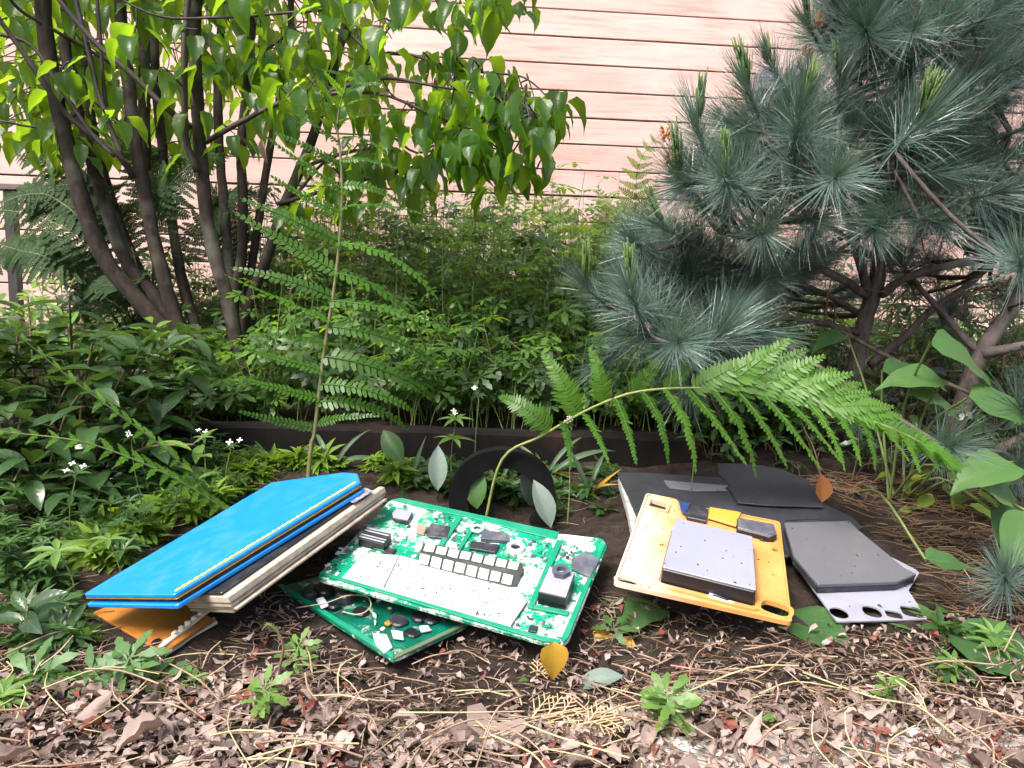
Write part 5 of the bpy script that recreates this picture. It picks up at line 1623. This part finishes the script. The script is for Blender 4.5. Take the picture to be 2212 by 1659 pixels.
t = T(); plate(t, rounded([tuple(sqc + (Vector(p) - sqc) * 1.14) for p in sq], .014), [rounded([tuple(sqc + (Vector(p) - sqc) * 1.04) for p in sq], .006)], .0003, .0032); S.part('seat_rim', t, M_TRAY)
t = T(); prism(t, sq, .0004, .0215, .0015, .003); bd = S.part('slab_body', t, M_BLK)
t = T(); prism(t, [tuple(sqc + (Vector(p) - sqc) * .997) for p in sq], .0216, .0245, .0008, .002); S.part('slab_top', t, M_LIL)
c2 = zo((905, 388), (1145, 432), (1165, 500), (1130, 512), (905, 455), dz=.010)
t = T(); prism(t, c2, .0004, .0085, .0008, .003); S.part('small_block', t, M_BLK)
cc = Vector((sum(p[0] for p in c2) / 5, sum(p[1] for p in c2) / 5))
t = T(); prism(t, [tuple(cc + (Vector(p) - cc) * .97) for p in c2], .0086, .0105, .0006); S.part('small_block_top', t, M_SHLD)
t = T(); prism(t, zo((1010, 500), (1160, 530), (1140, 552), (1060, 545)), .0004, .003, .0005, .003); S.part('clip', t, M_BLK)
t = T(); prism(t, zo((535, 285), (722, 335), (710, 412), (585, 385), dz=.006), -.002, .006, .001, .002); S.part('connector', t, M_CHIP)
t = T(); prism(t, zo((528, 280), (600, 300), (575, 360), (545, 345), dz=.008), .0062, .008, .0005); S.part('blue_clip', t, plain('dark blue plastic', (.02, .05, .16), .4))
t = T(); prism(t, zo((722, 893), (885, 955), (870, 962), (718, 918)), .0030, .0046, .0004); S.part('latch', t, plain('white latch', (.8, .8, .8), .4))
t = T(); prism(t, zo((742, 906), (850, 945), (842, 950), (740, 914)), .0047, .0051, 0); S.part('latch_slot', t, M_BLK)
t = T(); prism(t, zo((725, 345), (925, 378), (895, 465), (715, 410)), .0031, .0065, .0006, .001); S.part('raised_pad', t, plain('amber plastic', (.62, .32, .05), .35))

# torn dark sheets
n_ = Vector((0, -.22, .975)).normalized()
pc = at(1560, 1080, 1.28)
Sh = Slab(pc, planebasis(pc, n_, Vector((1, 0, 0))))
Sh.thing('dark_sheet', 'torn dark slate-grey sheets behind the orange tray', 'sheet')
M_SLATE = dust_shade_mat('slate grey plastic', (.024, .026, .034), (.06, .062, .075), .8, .5, scale=10)
M_SLATE2 = dust_shade_mat('light slate plastic', (.11, .115, .14), (.16, .16, .18), .5, .5, scale=12)
def zs(*p, dz=0.0): return Sh.poly(Z3(*p), dz)
t = T(); prism(t, zs((130, 95), (330, 100), (600, 118), (900, 135), (1300, 165), (1400, 240), (1440, 285), (1640, 380), (1720, 450), (1500, 560), (1230, 640), (900, 560), (500, 480), (250, 360), (200, 240)), -.005, 0, .001); Sh.part('sheet', t, M_SLATE)
t = T(); prism(t, zs((780, 48), (930, 50), (1060, 62), (1200, 90), (1360, 155), (1395, 230), (1410, 275), (1200, 230), (860, 190), (790, 120)), .0003, .003, .0008); Sh.part('torn_layer', t, M_SLATE)
t = T(); prism(t, zs((845, 205), (1000, 198), (1380, 210), (1440, 285), (1460, 340), (1100, 330), (905, 312), (880, 262)), .0033, .006, .0008); Sh.part('torn_layer', t, M_SLATE)
t = T(); prism(t, zs((435, 155), (600, 168), (850, 190), (825, 208), (840, 222), (640, 225), (470, 205), (445, 180)), .0003, .0022, .0006); Sh.part('torn_layer', t, M_SLATE2, label='lighter torn flake')
t = T(); prism(t, zs((140, 110), (165, 120), (260, 360), (230, 470), (205, 330)), -.022, -.0055, .001); Sh.part('edge_board', t, plain('pale chipped edge', (.25, .24, .23), .8, c2=(.5, .5, .48), scale=120))

# grey box on white bracket
n_ = Vector((.05, -.20, .98)).normalized()
pc = at(1850, 1300, 1.0)
Br = Slab(pc, planebasis(pc, n_, Vector((1, 0, 0))))
Br.thing('white_bracket', 'white metal bracket plate with punched holes under the grey box', 'bracket')
M_WMET = dust_shade_mat('white painted metal', (.27, .275, .335), (.19, .19, .21), .8, .45, scale=22)
def zb_(*p, dz=0.0): return Br.poly(Z3(*p), dz)
ob = rounded(zb_((1285, 700), (1550, 1062), (2135, 1046), (2010, 860), (2080, 748), (2060, 725), (1810, 600), (1500, 600)), .003)
hs = []
for (x, y, rx, ry, sqv) in ((1563, 1005, .0125, .0125, 1), (1776, 997, .0125, .0125, .8), (1917, 1015, .011, .008, .4), (2033, 998, .014, .012, .5)):
    c = zb_((x, y))[0]
    hs.append(oval(*c, rx, ry, 14, sqv, -.2))
t = T(); plate(t, ob, hs, -.002, 0); Br.part('plate', t, M_WMET)
Gb = Slab(pc + n_ * .0006, [list(r) for r in Br.R])
Gb.thing('grey_box', 'flat dark grey box lying on the white bracket', 'box')
M_GBOX = dust_shade_mat('grey plastic', (.10, .10, .115), (.16, .16, .17), .5, .6, scale=14)
def zg(*p, dz=0.0): return Gb.poly(Z3(*p), dz)
gb = zg((1270, 632), (1430, 818), (1945, 800), (2065, 752), (1990, 715), (1690, 470), (1630, 410), (1210, 420), dz=.016)
t = T(); prism(t, gb, .0095, .016, .0012, .002); Gb.part('lid', t, M_GBOX)
gc = Vector((sum(p[0] for p in gb) / 8, sum(p[1] for p in gb) / 8))
t = T(); prism(t, [tuple(gc + (Vector(p) - gc) * .985) for p in gb], .0002, .0093, .0005); Gb.part('body', t, M_CHIP)
q = zg((1215, 408), (1450, 398), dz=.016)
t = T(); prism(t, [q[0], q[1], (q[1][0], q[1][1] - .0012), (q[0][0], q[0][1] - .0018)], .0161, .0166, 0); Gb.part('crack', t, M_BLK)

# ------------------------------------------------------------------ foreground litter and seedlings
def flatpos(y0, y1, x0=-.95, x1=1.0):
    y = rr(y0, y1)
    x = rr(x0, x1)
    return Vector((x, y, G(x, y) if y > .74 or x < .13 else max(G(x, y), .012)))
items, itr = [], []
for k in range(9600):
    f = rnd.random()
    p = flatpos(.55, .80) if f < .74 else flatpos(.80, 1.0)
    a = rr(0, 6.28)
    M = frame(p + Vector((0, 0, rr(.001, .012))), Vector((math.cos(a), math.sin(a), rr(-.12, .15))), Vector((0, 0, 1)) + rv() * .3, (rr(.008, .02) if rnd.random() < .85 else rr(.02, .036)) if p.y < .80 else rr(.006, .018))
    if occupied(p, .004) or (p.x < -.34 and p.y > .79): continue
    (itr if rnd.random() < .10 else items).append((rnd.choice(DRYL), M))
l_ = kind(part('leaf_litter', scatter('leaf_litter', items, M_DRY), None), 'stuff')
l_['label'] = 'brown dry leaf litter covering the foreground'; l_['category'] = 'litter'
l_ = kind(part('red_leaf_litter', scatter('red_leaf_litter', itr, M_DRYRED), None), 'stuff')
l_['label'] = 'reddish scraps of dry leaf in the litter'; l_['category'] = 'litter'
def twigset(name, lab, n, y0, y1, L0, L1, r, mat, zup=.02, x0=-.95, x1=1.0):
    t = T()
    for k in range(n):
        p = flatpos(y0, y1, x0, x1)
        a = rr(0, PI); L = rr(L0, L1)
        if occupied(p, .012): continue
        d = Vector((math.cos(a), math.sin(a) * .7, rr(-.15, .15)))
        b = p + Vector((0, 0, rr(.003, zup)))
        e = b + d * L
        e.z = max(e.z, G(e.x, e.y) + .002)
        m = (b + e) / 2 + rv() * L * .12
        m.z = max(m.z, b.z * .5 + e.z * .5)
        tube(t, [b, m, e] if r < .0006 else catmull([b, m, e], 3), r * rr(.6, 1.3), 3 if r < .0006 else 4, False)
    o = kind(part(name, t.mesh(name, mat), None), 'stuff')
    o['label'] = lab; o['category'] = 'litter'
twigset('dry_stalks', 'thin dry stalks lying across the leaf litter', 430, .55, .88, .03, .11, .0009, M_TWIG, .028)
twigset('fine_debris', 'fine dry debris and dead needles on the dark soil', 5200, .62, 1.25, .012, .05, .0005, M_STEMB, .012)
twigset('soil_debris', 'matted bits of stem on the soil under the devices', 1500, .76, 1.02, .012, .04, .0006, M_TWIG, .008)
twigset('shade_debris', 'dry bits of stalk on the dark ground before the edging', 500, 1.05, 1.5, .02, .06, .0006, M_TWIG, .012)
twigset('pale_stalks', 'pale straw lying in the foreground', 120, .56, .82, .04, .14, .0008, plain('straw', (.42, .36, .18), .7, c2=(.55, .46, .28), scale=30), .03)
twigset('pine_duff', 'dead pine needles on the brown bank at the right', 1100, .95, 1.5, .03, .075, .0007, M_NEEDLEB, .016, .48, 1.05)
# single dry leaves that lie on top
dr_m = tmesh(DRYL, 'dry_leaf', M_DRY)
for k in range(34):
    p = flatpos(.57, .76, -.5, .52)
    a = rr(0, 6.28)
    single('dry_leaf', rnd.choice(dr_m), 'curled brown dry leaf lying on top of the foreground litter', 'leaf', frame(p + Vector((0, 0, rr(.012, .022))), Vector((math.cos(a), math.sin(a), rr(-.1, .3))), Vector((0, 0, 1)) + rv() * .5, rr(.026, .045)), 'dry leaves on the litter')
tri = leaf(6, 'heart', .9, .25, .5, .02).mesh('big_dry_leaf', M_DRY)
single('dry_leaf', tri, 'broad reddish brown dry leaf at the bottom centre beside pale stone', 'leaf', frame(atground(1075, 1590) + Vector((0, -.01, .022)), Vector((-.25, -1, .05)), Vector((.1, -.2, 1)), .075))
# pale stones
t0 = T()
for i in range(7):
    th = PI * i / 6
    for j in range(9):
        ph = 2 * PI * j / 9
        r = 1 + .22 * mnoise.noise(Vector((math.sin(th) * math.cos(ph), math.sin(th) * math.sin(ph), math.cos(th))) * 1.6)
        t0.v.append((r * math.sin(th) * math.cos(ph), r * math.sin(th) * math.sin(ph), .35 * r * math.cos(th))); t0.uv.append((0, 0))
t0.f = [(i * 9 + j, i * 9 + (j + 1) % 9, (i + 1) * 9 + (j + 1) % 9, (i + 1) * 9 + j) for i in range(6) for j in range(9)]
stn = t0.mesh('stone', plain('pale stone', (.52, .52, .54), .85, c2=(.68, .68, .7), scale=12, bump=.2))
for (u, v, s, lab) in ((1050, 1600, .030, 'pale flat stone under the dry leaves at the bottom centre'), (840, 1590, .018, 'small pale stone in the litter left of the broad dry leaf'), (880, 1625, .022, 'pale stone at the bottom edge left of centre'), (1190, 1652, .022, 'pale stone at the bottom edge under the tan cedar spray'), (1010, 1490, .014, 'small pale stone below the corner of the large circuit board')):
    p = atground(u, v)
    single('stone', stn, lab, 'stone', Matrix.Translation(p + Vector((0, 0, s * .15 + (.004 if p.y < .74 else 0)))) @ Matrix.Rotation(rr(0, 6), 4, 'Z') @ Matrix.Scale(s, 4))
# yellow and grey leaves
ye_m = leaf(7, 'ovate', .75, .2, .5, .015).mesh('yellow_leaf', M_YEL)
p = atground(1200, 1400)
single('yellow_leaf', ye_m, 'ochre yellow leaf hanging below the near corner of the large circuit board', 'leaf', frame(at(1195, 1385, .86), Vector((.05, -.25, -.9)), Vector((.1, -.9, .35)), .05))
p = atground(1330, 1440)
single('yellow_leaf', leaf(6, 'heart', 1.1, .15, .4, .01).mesh('yellow_leaf', M_YEL), 'ochre yellow leaf on the soil right of the hanging one', 'leaf', frame(p + Vector((0, .012, .036)), Vector((-.35, -.75, -.55)), Vector((-.1, -.65, .75)), .05))
single('grey_leaf', ov_g[0], 'grey-green fallen leaf below the yellow leaves', 'leaf', frame(atground(1345, 1495) + Vector((0, 0, .02)), Vector((-1, -.1, -.05)), Vector((0, -.45, .9)), .062))
single('brown_chip', leaf(5, 'ellip', .6, .4, .3, .02).mesh('brown_chip', plain('orange bark', (.40, .16, .05), .8, c2=(.28, .1, .03), scale=60)), 'orange-brown bark scrap standing behind the dark sheets', 'bark', frame(at(1775, 1085, 1.27), Vector((.05, 0, -1)) * -1, Vector((0, -1, .2)), .05))
# curled brown seed pod
W = catmull([atground(1585, 1545) + Vector((0, 0, .012)), atground(1565, 1590) + Vector((0, 0, .014)), atground(1550, 1635) + Vector((0, 0, .012))], 8)
t = T(); tube(t, W, [.003 + .0085 * math.sin(PI * (.12 + .8 * i / (len(W) - 1))) * (1 + .12 * math.sin(i * 2.2)) for i in range(len(W))], 12, True, .25)
single('curled_leaf', t.mesh('curled_leaf', M_DRY), 'brown leaf curled into a tube on pale stone at the bottom right', 'leaf')
# cedar sprays
def spray(t, p, d, L, lvl, r, nrm):
    e = p + d * L
    tube(t, [p, (p + e) / 2 + rv() * L * .03, e], [r, r, r * .7], 4, False)
    if lvl:
        side = d.cross(nrm).normalized()
        for k in range(6):
            q = p + d * L * (.15 + .14 * k)
            sg = 1 if k % 2 else -1
            spray(t, q, (d * .75 + side * sg * .65 + nrm * rr(-.1, .1)).normalized(), L * (.55 - .05 * k), lvl - 1, r * .85, nrm)
for (u, v, a, L, m, lab) in ((1130, 1590, .25, .065, 0, 'tan dried cedar spray pointing right in the litter'), (1195, 1640, -.15, .055, 0, 'tan dried cedar spray at the bottom edge'), (1150, 1500, .9, .05, 0, 'thin tan cedar twig above the dried sprays'), (1345, 1640, 1.4, .045, 1, 'blue-green cedar sprig at the bottom right of centre'), (1470, 1545, .5, .035, 1, 'blue-green cedar scrap beside the small weed'), (1455, 1625, 1.9, .03, 1, 'blue-green cedar tip left of the curled leaf'), (1250, 1605, .2, .05, 0, 'tan cedar spray reaching towards the blue-green sprig')):
    p = atground(u, v) + Vector((0, 0, .02))
    t = T(); spray(t, p, Vector((math.cos(a), math.sin(a) * .8, .12)).normalized(), L, 2, .0011 if m == 0 else .0014, Vector((0, -.4, .9)))
    single('cedar_spray', t.mesh('cedar_spray', M_CEDAR if m else M_TAN), lab, 'twig')
# seedlings
lob = [palmate(5, seed=80 + i) for i in range(2)] + [leaf(6, 'spat', .5, .2, .6, .03)]
sd_m = tmesh(lob, 'leaf', M_NEWLEAF)
br_m = tmesh([palmate(5, seed=90)], 'leaf', M_BROAD)
def seedling(lab, ub, vb, ut, vt, n, size, mats=None, spread=1.0):
    g_ = atground(ub, vb)
    top = at(ut, vt, g_.y)
    s_ = thing('seedling', lab, 'plant', g_)
    W = catmull([g_, (g_ + top) / 2 + rv() * .004, top], 4)
    t = T(); tube(t, W, lin(.0016, .0009, len(W)), 5)
    part('stem', t.mesh('stem', M_STEM), s_)
    for k in range(n):
        q = W[max(1, int((len(W) - 1) * (1 - .6 * k / n)))]
        a = k * 2.4 + rr(-.3, .3)
        d = Vector((math.cos(a), math.sin(a) * .7, rr(.1, .9)))
        part('leaf', rnd.choice(mats or sd_m), s_, frame(q, d, Vector((0, -.5, .8)) + rv() * .3, size * rr(.75, 1.15) * spread))
seedling('bright green seedling below the small circuit board', 640, 1470, 645, 1395, 7, .026)
seedling('lobed pale green seedling in the litter left of centre', 562, 1575, 572, 1490, 7, .028)
seedling('pair of light green weed leaves below the opened case', 425, 1545, 410, 1465, 7, .028)
seedling('dull green seedling with hand-shaped leaves at the lower left', 205, 1540, 205, 1450, 6, .05, br_m)
seedling('dim leafy weed left of the opened case', 120, 1400, 100, 1350, 6, .04, br_m)
seedling('broad dull weed between the opened case and the lower left corner', 270, 1490, 280, 1420, 6, .042, br_m)
seedling('hand-leaved weed just below the tip of the opened case', 330, 1520, 335, 1465, 5, .034, br_m)
seedling('low hand-leaved weed at the lower left edge', 60, 1520, 70, 1455, 6, .045, br_m)
seedling('leafy weed right of the yellow leaves', 1440, 1590, 1440, 1500, 9, .034)
seedling('small weed under the near corner of the large circuit board', 1275, 1440, 1265, 1405, 5, .018)
seedling('slim green shoot in the middle of the dark soil', 1115, 1520, 1112, 1485, 3, .02)
seedling('tiny red-tipped seedling in the litter at the bottom right', 1640, 1600, 1640, 1555, 4, .016)
seedling('weed between the circuit board and the orange tray', 1320, 1340, 1325, 1300, 5, .03, bl_m, 1.2)
seedling('reddish bud seedling on the bank at the right', 1925, 1530, 1920, 1475, 5, .022)
seedling('grey leafy shoot at the left edge', 45, 1420, 60, 1310, 7, .05, lm_, 1.0)
seedling('young shoot below the left corner of the notebook', 130, 1360, 135, 1300, 5, .03)
# fiddlehead
g_ = atground(605, 1500)
pts = [g_] + [at(u, v, g_.y) for u, v in ((603, 1450), (612, 1400), (600, 1365), (580, 1350), (565, 1362))]
f_ = thing('fern', 'curled brown fern shoot beside the bright seedling', 'fern', g_)
frond(f_, pts, Vector((.2, -.9, .3)), 10, .014, .3, .3, M_FERN, pins(M_FERN, n=6, wd=.3, droop=1.2, gap=.8), start=.6, stemmat=M_STEMB)

# soil crumbs and scraps that have fallen on the devices
cr = T()
for i in range(5):
    th = PI * i / 4
    for j in range(6):
        ph = 2 * PI * j / 6
        r = 1 + .4 * mnoise.noise(Vector((i * .7, j * .9, 3)))
        cr.v.append((r * math.sin(th) * math.cos(ph), r * math.sin(th) * math.sin(ph), .7 * r * math.cos(th))); cr.uv.append((0, 0))
cr.f = [(i * 6 + j, i * 6 + (j + 1) % 6, (i + 1) * 6 + (j + 1) % 6, (i + 1) * 6 + j) for i in range(4) for j in range(6)]
items = []
deps = bpy.context.evaluated_depsgraph_get()
hitnames = ('cover', 'board', 'panel', 'tray_plate', 'slab_top', 'sheet', 'torn_layer', 'lid', 'plate', 'back_rim')
for q, n in ((DEV[0], 24), (DEV[1], 130), (DEV[2], 150)):
    us, vs_ = [p[0] for p in q], [p[1] for p in q]
    for k in range(n):
        u, v = rr(min(us), max(us)), rr(min(vs_), max(vs_))
        if not onpoly(u, v, q): continue
        ok, loc_, nor, _, ob, _ = SC.ray_cast(deps, CAM, ray(u, v).normalized())
        if ok and ob.name.split('.')[0] in hitnames and nor.z > .6:
            s_ = rr(.0005, .0016)
            if rnd.random() < .8: items.append((cr, frame(loc_ + nor * s_ * .5, rv(), nor, s_)))
            else: items.append((rnd.choice(DRYL), frame(loc_ + nor * .001, rv().cross(nor), nor, rr(.004, .010))))
c_ = kind(part('soil_crumbs', scatter('soil_crumbs', items, M_STEMB), None), 'stuff')
c_['label'] = 'crumbs of soil and dry scraps lying on the discarded devices'; c_['category'] = 'debris'
